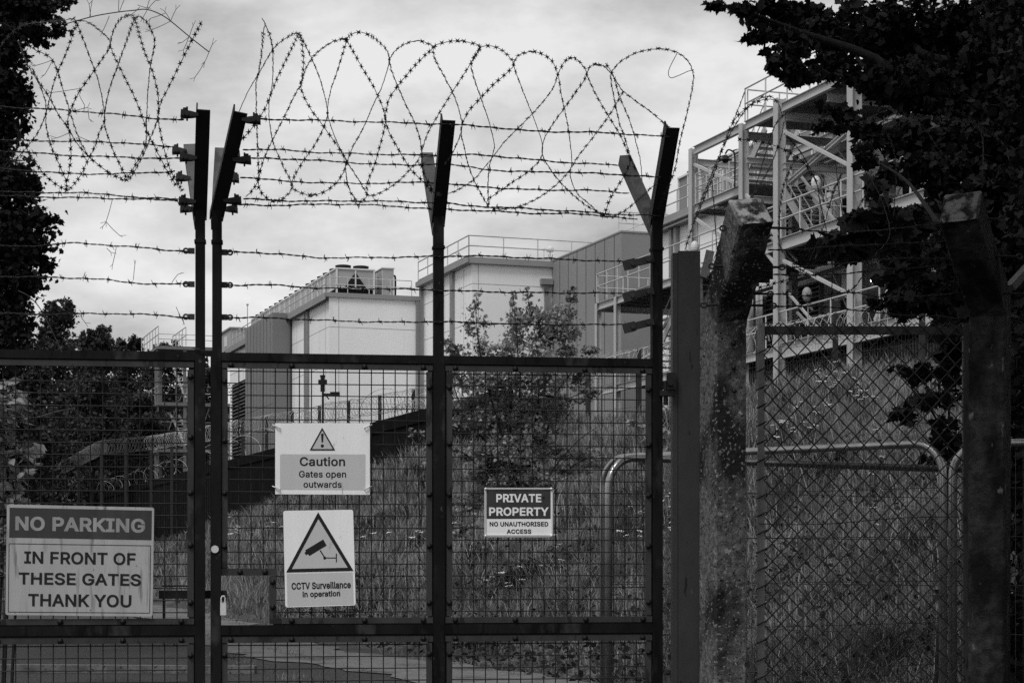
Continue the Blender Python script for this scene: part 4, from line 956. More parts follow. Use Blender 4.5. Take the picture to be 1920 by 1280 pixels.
Z2 = 16.95
O2 = (-2.08, 97.0)
b2 = thing('plant_building', 'pale clad plant building with a bare railed roof, in the middle of the row', 'building', base(O2, 2, 0), 'plant buildings')
shell('wall', [M['cladwhite'], M['joint']], b2, O2, 0, 6, 0, 9.2, 4.0, Z2 - .32, hl=(15.6, 13.6, 11.3), vs=(.35,), vt=(1.4, 4.8))
b = MB(); b.bbox(-.28, 4.5, -.22, 9.4, Z2 - .32, Z2, O2); b.bbox(-.34, -.282, -.28, 9.4, Z2 - .30, Z2 - .02, O2); b.build('roof', M['coping'], b2)
for t in (3.0, 8.9): piece('downpipe', M['pipe'], b2, lambda b: b.bbox(-.17, -.012, t, t + .34, 4, Z2 - .33, O2))
for t in (3.55, 8.6): piece('downpipe', M['pipe'], b2, lambda b: b.cyl(W(O2, -.09, t, 4), W(O2, -.09, t, Z2 - .4), .035, 6))
piece('downpipe', M['pipe'], b2, lambda b: b.bbox(3.98, 4.2, -.2, -.012, 4, Z2 - 1.25, O2)); piece('gutter_box', M['pipe'], b2, lambda b: b.bbox(3.75, 4.38, -.34, -.012, Z2 - 1.249, Z2 - .95, O2))
b = MB(); railing(b, [W(O2, -.2, 9.3, Z2), W(O2, -.2, -.1, Z2), W(O2, 7.4, -.1, Z2)], 1.12, 1.9, .036, (1.0, .53, .08)); b.build('handrail', M['rail'], b2)
b = MB(); c = W(O2, 4.55, .6, Z2); b.cyl(c, c + UP * .75, .03, 6); b.sphere(c + UP * .72, .21, 10, z0=-.3); b.cyl(c + BB * -.35, c + BB * -.35 + UP * .75, .025, 6); b.sphere(c + BB * -.35 + UP * .75, .09, 8)
tag(b.build('roof_beacon', M['lamp'], loc=c), 'pale domed beacon on a stalk behind the roof railing', 'beacon')

Z3 = 16.95
O3 = (5.24, 89.4)
b3 = thing('plant_building', 'dark grey clad stair block projecting right of the middle building', 'building', base(O3, 2, 0), 'plant buildings')
shell('wall', [M['clad2grey'], M['jointdark']], b3, O3, 0, 5.5, 0, 9.7, 4.0, Z3, vt=[.9 + 1.25 * i for i in range(8)], jr=.018)
b = MB(); b.bbox(-.03, 5.5, -.03, 9.7, Z3, Z3 + .08, O3); b.build('roof', M['coping'], b3)
b = MB(); railing(b, [W(O3, .35, 1.2, Z3), W(O3, 3.5, 1.2, Z3)], 1.2, .8, .03); b.tube([W(O3, .2, .5, Z3 + .1), W(O3, 2.6, .5, Z3 + 1.1)], .03, 6); b.build('handrail', M['rail'], b3)

Z4 = 16.1
O4 = (10.48, 70.3)
b4 = thing('plant_building', 'pale clad plant building with louvred walls behind the steel walkway', 'building', base(O4, 2, 0), 'plant buildings')
b = MB(); b.bbox(0, 14, -40, 12.6, 4.5, Z4 - .55, O4)
for t in (11.0, 6.5, 3.2, -6, -9, -13): b.bbox(-.008, .01, t - .02, t + .02, 5, Z4 - .6, O4, 1)
for z in (14.4, 13.2, 11.4): b.bbox(-.007, .01, -20, 12.5, z - .014, z + .014, O4, 1)
b.build('wall', [M['cladwhite'], M['joint']], b4)
b = MB()
for t0, t1 in ((-4.93, -4.9), (-7.55, -5.05), (-7.9, -7.65), (-20, -8.05)): b.bbox(-.04, -.0095, t0, t1, 5, 11.55, O4)
b.bbox(-.04, -.0095, -3.9, -2.7, 5, 11.55, O4)
b.build('shade_panel', M['cladgrey'], b4)  # darker sheet over the lower wall, standing in for shade behind the walkway
b = MB(); b.bbox(-.28, 14, -40, 12.75, Z4 - .55, Z4, O4); b.build('roof', M['coping'], b4)
for t in (10.6, 10.1, -5.0, -7.6): piece('downpipe', M['pipe'], b4, lambda b: b.bbox(-.2, -.012, t, t + .22, 5, Z4 - .55, O4))
for (t0, t1, z0, z1) in ((-2.6, 1.9, 12.7, 15.3), (-2.6, 1.9, 8.8, 11.5)):
    b = MB(); b.bbox(-.05, -.01, t0, t1, z0, z1, O4)
    for z in np.arange(z0 + .05, z1 - .05, .17): b.bbox(-.17, -.05, t0 + .06, t1 - .06, z, z + .045, O4, 1)
    for t in (t0, (t0 + t1) / 2, t1): b.bbox(-.19, -.045, t - .03, t + .03, z0, z1, O4, 1)
    b.build('louvre', [M['black'], M['louver']], b4)
for t, z in ((-4.4, 12.1), (-4.4, 8.55), (-8.6, 12.1)):
    b = MB(); b.bbox(-.06, -.008, t - .55, t + .45, z, z + 2.05, O4); b.build('door', M['black'], b4)
for t, z in ((7.4, 13.6), (-4.2, 14.75), (-3.9, 10.6)):
    b = MB(); c = W(O4, -.12, t, z); b.sphere(c, .15, 10, sz=.6); b.build('wall_light', M['lamp'], b4)
b = MB(); c = W(O4, -.12, -6.25, 10.95); b.sphere(c, .055, 10); b.build('lit_lamp', M['lit'], b4)
b = MB(); railing(b, [W(O4, -.15, 12.5, Z4), W(O4, -.15, -12, Z4)], 1.0, 1.25, .03, (1.0, .5)); b.build('handrail', M['rail'], b4)
def chiller4(t, lab):
    rt = thing('chiller', lab, 'chiller', W(O4, 1, t, Z4), 'rooftop chillers behind the steel walkway')
    b = MB(); b.bbox(.9, 3.1, t, t + 2.1, Z4 + .45, Z4 + 1.9, O4); b.build('casing', M['pipe'], rt)
    b = MB(); b.bbox(1.0, 3.0, t + .1, t + 2.0, Z4 + .01, Z4 + .44, O4); b.build('vent', M['black'], rt)
    b = MB()
    for tt in (t, t + 1.03, t + 2.03): b.bbox(.84, .9, tt, tt + .07, Z4, Z4 + 1.9, O4)
    b.bbox(.82, .9, t, t + 2.1, Z4 + 1.9, Z4 + 1.98, O4); b.build('frame', M['chframe'], rt)
    for j in (.27, .75):
        c = W(O4, 1.55, t + 2.1 * j, Z4 + 1.92); b = MB(); b.tube([c, c + UP * .07, c + UP * .10, c + UP * .26, c + UP * .28], [.50, .50, .42, .47, .40], 16); b.build('fan', M['fan'], rt)
    return rt
r4 = chiller4(10.1, 'dark-fanned rooftop chiller farthest along the roof behind the steel walkway')
q0 = np.array(r4.location)
for i, lb in enumerate(('second rooftop chiller from the far end, behind the walkway', 'rooftop chiller showing left of the walkway corner column', 'rooftop chiller behind the stair flight of the walkway', 'rooftop chiller seen through the walkway bracing', 'rooftop chiller right of the walkway stair', 'rooftop chiller half hidden by maple leaves')):
    dup(r4, q0 - BA * 2.25 * (i + 1), lb)

# ------------------------------------------------------------------ steel walkway
OP = (6.70, 69.0)
sw = thing('steel_walkway', 'pale steel walkway of several decks, with stair and railings, beside the louvred building', 'walkway', base(OP, 2, -4))
def hbeam(b, p, q, h=.30, w=.16, t=.02):
    p, q = np.asarray(p, float), np.asarray(q, float); a = q - p; a /= np.linalg.norm(a); sd = np.cross(a, UP)
    sd = sd / np.linalg.norm(sd); n = np.cross(sd, a)
    b.bar(p, q, t, h - 2 * t - .004, sd); b.bar(p + n * (h / 2 - t / 2), q + n * (h / 2 - t / 2), w, t, sd); b.bar(p - n * (h / 2 - t / 2), q - n * (h / 2 - t / 2), w, t, sd)
def hcol(b, s, t, z0, z1, w=.26):
    b.bbox(s - w / 2, s - w / 2 + .03, t - w / 2, t + w / 2, z0, z1, OP); b.bbox(s + w / 2 - .03, s + w / 2, t - w / 2, t + w / 2, z0, z1, OP); b.bbox(s - w / 2 + .03, s + w / 2 - .03, t - .015, t + .015, z0, z1, OP)
for s, t, z1, w in ((0, 0, 16.5, .27), (0, -4.2, 16.5, .27), (0, -6.9, 16.75, .32), (0, -11.9, 16.5, .34), (3.5, -1.2, 16.2, .26), (3.5, -6.2, 16.2, .26), (3.5, -11, 16.2, .26), (0, 9.5, 12.0, .22), (0, 7.4, 12.0, .22), (0, 3.2, 12.0, .22)):
    b = MB(); c = base(OP, s, t); hcol(b, s, t, c[2] - .3, z1, w); b.build('column', M['steelpale'], sw)
b = MB(); hbeam(b, W(OP, .0, -.12, 16.4), W(OP, 0, -4.05, 16.4)); hbeam(b, W(OP, 0, -4.35, 16.4), W(OP, 0, -6.72, 16.4)); hbeam(b, W(OP, 0, -7.08, 16.4), W(OP, 0, -20, 16.4))
hbeam(b, W(OP, 3.5, .2, 16.35), W(OP, 3.5, -20, 16.35)); hbeam(b, W(OP, .1, 0, 16.0), W(OP, 3.4, 0, 16.0), .26)
for t in (-4.2, -7.2, -10, -13): hbeam(b, W(OP, .1, t, 16.1), W(OP, 3.4, t, 16.1), .26)
hbeam(b, W(OP, 0, -.15, 14.25), W(OP, 0, -4.05, 14.25), .32); hbeam(b, W(OP, .12, 0, 14.2), W(OP, 3.4, 0, 14.2), .22); hbeam(b, W(OP, .1, -4.2, 13.9), W(OP, 3.4, -4.2, 13.9), .24)
hbeam(b, W(OP, 0, -7.08, 11.85), W(OP, 0, -11.7, 11.85), .42, .2); hbeam(b, W(OP, 0, 9.5, 11.85), W(OP, 0, -6.7, 11.85), .30)
hbeam(b, W(OP, 0, -12.1, 11.85), W(OP, 0, -18, 11.85), .42, .2)
hbeam(b, W(OP, 0, 9, 8.3), W(OP, 0, -6.7, 8.3), .3); hbeam(b, W(OP, 0, -7.08, 8.3), W(OP, 0, -18, 8.3), .52, .2)
hbeam(b, W(OP, .1, 9.5, 11.8), W(OP, 3.5, 9.5, 11.8), .3); hbeam(b, W(OP, 0, -3.5, 15.3), W(OP, 0.0, -6.7, 15.3), .2) if False else None
b.build('beam', M['steelpale'], sw)
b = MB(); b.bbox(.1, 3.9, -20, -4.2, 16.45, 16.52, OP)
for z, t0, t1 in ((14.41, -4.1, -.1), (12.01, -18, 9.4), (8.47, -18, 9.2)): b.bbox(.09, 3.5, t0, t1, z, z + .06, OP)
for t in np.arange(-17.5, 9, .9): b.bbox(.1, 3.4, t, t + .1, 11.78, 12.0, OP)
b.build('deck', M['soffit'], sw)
b = MB()
for (a, c) in (((0, -.1, 15.9), (0, -4.0, 14.4)), ((0, -.2, 13.9), (0, -4.0, 12.1)), ((0, -7.2, 15.6), (0, -11.6, 13.6)), ((0, -7.2, 11.3), (0, -11.6, 9.6)), ((0, -4.4, 14.0), (0, -6.7, 12.2)), ((0, -4.4, 12.9), (0, -6.7, 11.2))):
    b.bar(W(OP, *a), W(OP, *c), .10, .10)
for k in range(3): b.bar(W(OP, .6 + .25 * k, -7.2, 14.2 - .4 * k), W(OP, .6 + .25 * k, -10.4, 11.6 - .4 * k), .07, .07); b.bar(W(OP, .4 + .3 * k, -4.3, 13.6 - .5 * k), W(OP, .4 + .3 * k, -6.8, 11.9 - .5 * k), .07, .07)
for k in range(2): b.bar(W(OP, .2 + .3 * k, -7.2, 10.2 - .6 * k), W(OP, .2 + .3 * k, -10.6, 7.9 - .5 * k), .07, .07)
b.bar(W(OP, 0, 1.2, 9.7), W(OP, 0, 7.2, 8.9), .08, .08); b.bar(W(OP, 1.2, 4.0, 11.2), W(OP, 1.2, 9.2, 9.0), .10, .10); b.bar(W(OP, 0, -13.2, 8.6), W(OP, 0, -15.5, 11.0), .12, .12)
b.build('brace', M['steelpale'], sw)
def stair(s0, s1, tA, zA, tB, zB, n, name='stair_flight'):
    rt = MB()
    for s in (s0, s1): rt.bar(W(OP, s, tA, zA), W(OP, s, tB, zB), .05, .30, BB)
    for i in range(1, n):
        k = i / n; c = W(OP, 0, tA + (tB - tA) * k, zA + (zB - zA) * k); rt.bar(c + BB * (s0 + .03), c + BB * (s1 - .03), .26, .05, BA)
    o = rt.build(name, M['steelpale'], sw)
    h = MB()
    for s in (s0, s1):
        for z in (.95, .5): h.tube([W(OP, s, tA, zA + z), W(OP, s, tB, zB + z)], .022, 6)
        for k in (.05, .35, .65, .95): c = W(OP, s, tA + (tB - tA) * k, zA + (zB - zA) * k); h.tube([c, c + UP * .95], .02, 6)
    h.build('stair_rail', M['rail'], o)
stair(1.0, 2.3, -1.3, 14.45, -3.9, 16.5, 11)
stair(1.2, 2.4, -7.0, 12.05, -4.6, 14.4, 11); stair(.5, 1.6, 5.6, 8.5, 1.4, 12.0, 16)
b = MB()
railing(b, [W(OP, 0, -4.3, 16.55), W(OP, 0, -20, 16.55)], 1.15, 1.55, .03); railing(b, [W(OP, 2.6, -6.5, 16.53), W(OP, 2.6, -20, 16.53)], 1.15, 1.4, .03); railing(b, [W(OP, 3.8, -4.3, 16.53), W(OP, .1, -4.3, 16.53)], 1.15, 1.3, .028)
railing(b, [W(OP, .0, -.2, 14.42), W(OP, 0, -4.0, 14.42)], 1.1, 1.0, .026); railing(b, [W(OP, .1, 0, 14.42), W(OP, 3.4, 0, 14.42)], 1.1, 1.0, .026)
railing(b, [W(OP, -.05, 9.5, 12.05), W(OP, -.05, -4.0, 12.05)], 1.15, 1.15, .028); railing(b, [W(OP, .0, 9.5, 12.05), W(OP, 3.4, 9.5, 12.05)], 1.1, 1.1, .028)
railing(b, [W(OP, -.05, -4.4, 12.05), W(OP, -.05, -9.8, 12.05), W(OP, -.05, -18, 12.05)], 1.15, 1.3, .034)
railing(b, [W(OP, -.05, 9.0, 8.5), W(OP, -.05, -18, 8.5)], 1.1, 1.5, .03)
b.build('handrail', M['rail'], sw)
b = MB()
for z, r_ in ((15.75, .06), (15.55, .04), (11.65, .07)): b.tube([W(O4, -.35, 12, z), W(O4, -.35, -14, z)], r_, 8)
for t in (-5.6, -6.0, 2.4): b.tube([W(O4, -.3, t, 8.6), W(O4, -.3, t, 15.7)], .05, 8)
b.build('pipe_run', M['pipe'], sw)
b = MB()
for t0 in (-4.3, -7.3, -9.6, -12.2):
    for z0, z1 in ((12.1, 14.2), (14.3, 16.1), (8.6, 11.6)): b.bar(W(OP, 3.4, t0, z0), W(OP, 3.4, t0 - 2.2, z1), .06, .06); b.bar(W(OP, 3.4, t0, z1), W(OP, 3.4, t0 - 2.2, z0), .06, .06)
b.build('brace', M['steelpale'], sw)
b = MB()
railing(b, [W(OP, 3.3, -4.4, 12.05), W(OP, 3.3, -18, 12.05)], 1.1, 1.2, .026); railing(b, [W(OP, .1, -9.9, 12.06), W(OP, 3.3, -9.9, 12.06)], 1.1, 1.0, .026)
hbeam(b, W(OP, 0, -4.4, 15.2), W(OP, 3.4, -4.4, 15.2), .2); hbeam(b, W(OP, .1, -7.0, 14.5), W(OP, 3.4, -7.0, 14.5), .2); hbeam(b, W(OP, .2, -7.2, 13.9), W(OP, .2, -11.7, 14.9), .16)
b.build('handrail', M['rail'], sw)
# lamps on the walkway
b = MB(); c = W(OP, -.25, -4.0, 14.3)
b.tube(crom([c + UP * 0, c + UP * 1.1, c + UP * 1.28 - BB * .12, c + UP * 1.3 - BB * .26, c + UP * 1.16 - BB * .36], .06), .03, 6); b.sphere(c + UP * .98 - BB * .36, .13, 10, sz=1.2); b.tube([c + UP * 1.02 - BB * .36, c + UP * .94 - BB * .36], [.10, .24], 12)
tag(b.build('swan_neck_lamp', M['arm'], loc=c), 'black swan-neck lantern on the walkway corner column', 'lantern')
for (s, t, z, lb) in ((-.25, -9.9, 13.35, 'pale domed flood lamp on the upper walkway rail'), (-.35, -.9, 12.7, 'pale domed flood lamp by the tall walkway column, above the steel gate post'), (-.2, -9.2, 9.9, 'dull domed flood lamp under the walkway deck')):
    b = MB(); c = W(OP, s, t, z); b.sphere(c, .16, 12, sz=1.5, z0=-.75); b.bar(c - UP * .28, c - UP * .5 + BB * .2, .06, .06)
    tag(b.build('flood_lamp', M['lampdull'] if 'dull' in lb else M['lamp'], loc=c), lb, 'flood lamp', 'flood lamps on the walkway')
b = MB(); c = base(OP, -1.2, 1.5); c2_ = P(1316, 505, 66); b.bar(P(1320, 520, 66), P(1332, 470, 66), .30, .08, np.array([1.0, 0, 0])); b.bar(np.array([c2_[0], 66.2, 6.5]), np.array([c2_[0], 66.2, P(1320, 520, 66)[2]]), .1, .1)
tag(b.build('sign_board', M['armgrey'], loc=np.array([c2_[0], 66.2, 6.5])), 'mottled board on a post just left of the lichened post', 'board')

# far-left stair tower
OT = (-26.2, 137.5)
tw = thing('stair_tower', 'far steel stair tower standing among trees, left of the gate gap', 'stair tower', base(OT, 2, 0))
def tcol(s, t, z0, z1, w=.22):
    b = MB(); b.bbox(s - w / 2, s + w / 2, t - w / 2, t + w / 2, z0, z1, OT); b.build('column', M['galvdull'], tw)
for s, t in ((0, 0), (1.85, -1.5), (6, -1.2), (.9, 4), (6.5, 4)): tcol(s, t, 3, 16.6)
b = MB()
for z in (16.7, 12.6, 9.2):
    b.bbox(-.2, 7.2, -1.7, -1.6, z - .2, z, OT); b.bbox(-.2, -.1, -1.6, 4.2, z - .2, z, OT); b.bbox(0.1, 7.2, -1.5, 4.2, z - .02, z + .06, OT, 1)
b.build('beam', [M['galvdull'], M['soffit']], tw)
b = MB(); railing(b, [W(OT, -.1, 7, 16.8), W(OT, -.1, -1.7, 16.8)], 1.35, 1.5, .035); railing(b, [W(OT, 1.9, 4.5, 16.8), W(OT, 1.9, -1.7, 16.8)], 1.35, 1.4, .035); railing(b, [W(OT, -.1, -1.6, 16.8), W(OT, 10, -1.6, 16.8)], .8, 1.6, .03)
railing(b, [W(OT, -.1, 6, 12.7), W(OT, -.1, -1.6, 12.7)], 1.1, 1.4, .03); railing(b, [W(OT, -.1, 6, 9.3), W(OT, -.1, -1.6, 9.3)], 1.1, 1.4, .03); railing(b, [W(OT, 2, -1.6, 12.7), W(OT, 7, -1.6, 12.7)], 1.1, 1.0, .03)
b.build('handrail', M['rail'], tw)
b = MB()
for s in (-.1, 1.2, 2.6, 4.0, 5.4, 6.8):
    for z in (7.5, 9.3, 11.0, 12.7, 14.6): b.tube([W(OT, s, -1.62, z), W(OT, s, -1.62, z + 1.7)], .03, 5)
for z in (10.0, 11.2, 13.8, 15.2): b.tube([W(OT, -.1, -1.62, z), W(OT, 6.8, -1.62, z)], .03, 5)
for k in range(5): b.bar(W(OT, .3 + 1.2 * k, -1.3, 9.4 + 3.4 * (k % 2)), W(OT, 1.3 + 1.2 * k, -1.3, 12.4 + 3.4 * (k % 2)), .07, .07)
b.build('brace', M['galvdull'], tw)
for z0, z1 in ((12.8, 16.6), (9.3, 12.6)):
    b = MB()
    for s in (.9, 1.5): b.bar(W(OT, s, -1.0, z1 - .8), W(OT, s + 1.0, -1.6, z0 + .2), .1, .16)
    b.bar(W(OT, 2.2, -1.4, z0 + .2), W(OT, 3.2, -1.4, z1 - 1), .08, .1)
    for k in np.linspace(.1, .9, 8): c = W(OT, .9 + k, -1.0 - .6 * k, z1 - .8 + (z0 - z1 + 1) * k); b.bar(c, c + BB * .6, .2, .04, BA)
    b.build('stair_flight', M['rail'], tw)

# ------------------------------------------------------------------ dark retaining wall and the coil along its top
wl = thing('retaining_wall', 'dark retaining wall with a coping, running away across the grass bank', 'retaining wall', (-9.6, 80, 3))
W0 = np.array([-.2, 52.7, 0]); WD = np.array([-.327, .945, 0])
b = MB(); O_ = W0; ln = 118
b.box(0, ln, -.2, .2, -1, 5.75, O_, WD, -BB, UP); b.build('wall', M['wall'], wl)
b = MB(); b.box(-.05, ln + .05, -.24, .26, 5.75, 6.15, O_, WD, -BB, UP); b.build('coping', M['wall'], wl)
def coil(b, p, q, R, pitch, r, jit=.06, n=14, blades=False):
    p, q = np.asarray(p, float), np.asarray(q, float); L_ = np.linalg.norm(q - p); d = (q - p) / L_
    x = np.cross(d, UP); x /= np.linalg.norm(x); y = np.cross(x, d); m = int(L_ / pitch * n)
    s = np.linspace(0, 1, m); a = s * L_ / pitch * 2 * math.pi; k = np.interp(s * L_ / pitch, np.arange(int(L_ / pitch) + 3), rng.normal(1, jit, int(L_ / pitch) + 3))
    lean = np.interp(s * L_ / pitch, np.arange(int(L_ / pitch) + 3), rng.normal(0, pitch * .25, int(L_ / pitch) + 3))
    c = p + d * (s * L_ + lean * np.sin(a))[:, None] + (x * np.cos(a)[:, None] + y * np.sin(a)[:, None]) * (R * k)[:, None]
    b.tube(c, r, 4)
    if blades:
        for i in range(0, m, 2):
            b.bar(c[i] - x * .0 - UP * r * 1.5, c[i] + UP * r * 1.5, r * 2.4, r * 2.4, d)
b = MB(); coil(b, W0 + WD * 12 + UP * 6.7, W0 + WD * 112 + UP * 6.55, .56, 4.2, .011, .14, 40, True)
tag(b.build('razor_coil', M['razorbright'], loc=W0 + WD * 40 + UP * 6), 'bright loose razor wire coil lying along the dark retaining wall', 'razor wire', 'razor wire coils')
b = MB(); coil(b, W0 + WD * 1 + UP * 6.35, W0 + WD * 12 + UP * 6.35, .25, .5, .010, .2, 12, True)
tag(b.build('razor_coil', M['razorbright'], loc=W0 + WD * 2 + UP * 6), 'low tangle of razor wire on the near end of the retaining wall', 'razor wire', 'razor wire coils')

# security fence behind the wall, in straight runs between the measured corners
run = [(-3.96 + 9.31 * k, 75 - 17 * k) for k in (-1.75, -1.0, 0, .7, 1.2, 1.75)]
run = [xy(86, 150), xy(190, 109)] + run
sf = thing('security_fence', 'mesh security fence on dark posts with a razor coil on top, along the plant', 'security fence', (run[4][0], run[4][1], 6))
mb = MB()
for si, ((x0_, y0_), (x1_, y1_)) in enumerate(zip(run[:-1], run[1:])):
    L_ = math.hypot(x1_ - x0_, y1_ - y0_); n = max(1, round(L_ / (3.3 if si > 0 else 14)))
    for i in range(n):
        x, y = x0_ + (x1_ - x0_) * i / n, y0_ + (y1_ - y0_) * i / n; g = min(6.0, float(hgt(x, y))) - .3
        b = MB(); b.box(x - .07, x + .07, y - .07, y + .07, g, 8.15); b.build('fence_post', M['fencepost'], sf)
    if si < 1: continue
    m = int(L_ / (.14 if si > 2 else .3))
    for i in range(m):
        x, y = x0_ + (x1_ - x0_) * i / m, y0_ + (y1_ - y0_) * i / m; g = float(hgt(x, y)); mb.tube([(x, y, max(g, 3)), (x, y, 7.5)], .003, 3)
    for z in (5.5, 6.3, 7.0, 7.5): mb.tube([(x0_, y0_, z), (x1_, y1_, z)], .006, 3)
mb.build('fence_mesh', M['infill'], sf)
for i, ((x0_, y0_), (x1_, y1_)) in enumerate(zip(run[:-1], run[1:])):
    b = MB(); coil(b, (x0_, y0_, 7.78), (x1_, y1_, 7.78), .40, .30 if i < 1 else .34, .0095 if i > 3 else .011, .05, 12, i > 3)
    b.build('coil', M['razorbright'] if i > 1 else M['palisade'], sf)
# palisade under the walkway
pf = thing('palisade_fence', 'grey palisade fence in the shade under the walkway deck', 'palisade fence', base(OP, .6, -8))
b = MB()
for t in np.arange(-17, 3, .16):
    g = base(OP, .8, t)[2]; b.bbox(.76, .80, t, t + .075, g, 8.0, OP)
b.build('pale', M['palisade'], pf)
b = MB(); b.bbox(.81, .85, -17, 3, 7.5, 7.56, OP); b.bbox(.81, .85, -17, 3, 6.8, 6.86, OP); b.build('rail', M['palisade'], pf)
for t in (-15, -12.2, -9.4, -6.6, -3.8, -1): b = MB(); b.bbox(.82, .95, t, t + .1, 5, 7.9, OP); b.build('fence_post', M['palisade'], pf)
# camera mast behind the wall
cm = thing('camera_mast', 'surveillance camera cluster on a thin mast in front of the pale wall', 'camera mast', (-7.4, 74, 6.1))
q = P(605, 716, 74)
b = MB(); b.cyl((q[0], 74, 6.0), (q[0], 74, q[2] - .3), .035, 8); b.bar(q + np.array([.05, 0, -.5]), q + np.array([.68, 0, -.5]), .06, .10); b.bar(q + np.array([.12, 0, -.52]), q + np.array([.25, 0, -.68]), .05, .05); b.bar(q + np.array([.3, -.02, -.42]), q + np.array([.68, -.02, -.42]), .05, .06); b.build('pole', M['arm'], cm)
b = MB(); b.bar(q + UP * -.38, q + UP * .2, .16, .16, np.array([1.0, 0, 0])); b.bar(q + np.array([-.17, 0, 0]), q + np.array([-.085, 0, 0]), .14, .18); b.bar(q + np.array([.085, 0, .0]), q + np.array([.17, 0, 0]), .14, .18); b.cyl(q + UP * .2, q + UP * .27, .11, 8); b.build('camera', M['bolt'], cm)

# ------------------------------------------------------------------ foliage
MAPLE = np.array([(0, 0), (.16, -.02), (.34, -.06), (.33, .09), (.56, .30), (.42, .38), (.42, .60), (.24, .60), (0, 1.0), (-.24, .60), (-.42, .60), (-.42, .38), (-.56, .30), (-.33, .09), (-.34, -.06), (-.16, -.02)])
SPRAY = np.array([(0, 0), (.20, .12), (.42, .10), (.30, .40), (.44, .66), (.14, .62), (0, 1.0), (-.16, .60), (-.44, .62), (-.30, .36), (-.42, .06), (-.18, .12)])
OVAL = np.array([(0, 0), (.22, .25), (.25, .55), (0, 1.0), (-.25, .55), (-.22, .25)])
def leaves(name, pts, size, m, parent=None, loc=None, shape=MAPLE, droop=.5, up=.6, mesh_only=False):
    pts = np.asarray(pts, float); n = len(pts); k = len(shape)
    sz = size * rng.uniform(.55, 1.25, n)
    ax = rng.normal(0, 1, (n, 3)); ax[:, 2] = ax[:, 2] * .5 - droop; ax /= np.linalg.norm(ax, axis=1)[:, None]
    nn = rng.normal(0, 1, (n, 3)); nn[:, 2] += up * 2; nn -= ax * (nn * ax).sum(1)[:, None]; nn /= np.linalg.norm(nn, axis=1)[:, None]
    sd = np.cross(ax, nn)
    fold = np.abs(shape[:, 0]) * rng.uniform(-.8, .8, n)[:, None]
    V = pts[:, None] + sz[:, None, None] * (shape[None, :, 0, None] * sd[:, None] + shape[None, :, 1, None] * ax[:, None] + fold[:, :, None] * nn[:, None])
    V = V.reshape(-1, 3)
    off = np.asarray(OFF[parent.name]) if parent is not None else np.asarray(loc if loc is not None else (0, 0, 0), float)
    me = bpy.data.meshes.new(name); me.vertices.add(n * k); me.vertices.foreach_set('co', (V - off).ravel())
    me.loops.add(n * k); me.loops.foreach_set('vertex_index', np.arange(n * k)); me.polygons.add(n); me.polygons.foreach_set('loop_start', np.arange(n) * k)
    me.polygons.foreach_set('loop_total', np.full(n, k)); me.materials.append(m); me.update(calc_edges=True); me.validate()
    o = bpy.data.objects.new(name, me); COL.objects.link(o); OFF[o.name] = off
    if parent is not None: o.parent = parent
    else: o.location = off
    return o
def clump(c, r, n, nsub=None, spread=.42):
    # leaves gathered into small tufts inside an ellipsoid, so the sky shows between the tufts
    c, r = np.asarray(c, float), np.asarray(r, float); nsub = nsub or max(3, n // 22)
    d = rng.normal(0, 1, (nsub, 3)); d /= np.linalg.norm(d, axis=1)[:, None]; q = d * rng.uniform(.1, 1, nsub)[:, None] ** (1 / 2.2)
    i = rng.integers(0, nsub, n); p = q[i] + rng.normal(0, spread * .42, (n, 3)) * np.array([1, 1, .6])
    return c + p * r
def pxclump(px, py, rx, ry, Y, n, dy=None, **k):
    s = Y / F; return clump(P(px, py, Y), (rx * s, dy if dy else (rx + ry) / 2 * s, ry * s), n, **k)
def limb(b, pts, r0, r1, n=7):
    c = crom(pts, max(.08, r0 * 2)); b.tube(c, np.linspace(r0, r1, len(c)), n)

# right-hand maple: its trunk stands out of frame, its boughs reach in over the fence
tr = thing('maple_tree', 'big dark maple overhanging from the right, its leaves black against the sky', 'tree', (6.3, 15.5, 0))
pts = []
for a in [(1352, 8, 26, 12, 15, 40), (1395, 18, 30, 20, 15, 90), (1440, 25, 45, 28, 15.5, 230), (1500, 30, 60, 35, 16, 420), (1425, 70, 32, 20, 15, 90), (1470, 85, 40, 30, 15, 220), (1540, 80, 60, 42, 15.5, 520),
          (1455, 128, 26, 16, 14.5, 80), (1500, 140, 36, 18, 14.5, 150), (1555, 125, 50, 24, 15, 230), (1620, 60, 70, 60, 16, 640), (1640, 150, 60, 40, 15, 380), (1700, 60, 80, 70, 16, 800), (1720, 170, 80, 60, 15, 720),
          (1800, 60, 90, 70, 16, 1000), (1820, 180, 90, 70, 15, 1000), (1900, 90, 80, 100, 15, 1300), (1900, 260, 70, 90, 14, 1200), (1960, 200, 90, 160, 14, 1400),
          (1575, 205, 40, 16, 14, 110), (1545, 240, 34, 12, 13.5, 50), (1630, 240, 46, 26, 14, 150), (1605, 292, 30, 18, 13, 70), (1700, 255, 50, 40, 14, 330), (1665, 325, 32, 20, 13, 80), (1740, 315, 50, 36, 13.5, 280), (1780, 290, 70, 60, 14, 900), (1712, 400, 40, 16, 12.5, 60),
          (1790, 400, 50, 40, 13, 300), (1830, 360, 70, 60, 13.5, 900), (1900, 400, 70, 70, 13.5, 900), (1640, 375, 22, 24, 11, 26),
          (1700, 520, 60, 40, 12, 260), (1740, 560, 60, 40, 12, 340), (1660, 560, 30, 20, 12, 60), (1720, 470, 50, 34, 12, 230), (1790, 500, 60, 70, 12.5, 700), (1800, 640, 60, 70, 12, 500), (1900, 560, 70, 120, 12, 900), (1960, 420, 80, 200, 12, 1000)]:
    pts.append(pxclump(*a[:5], int(a[5] * 1.3), spread=.5))
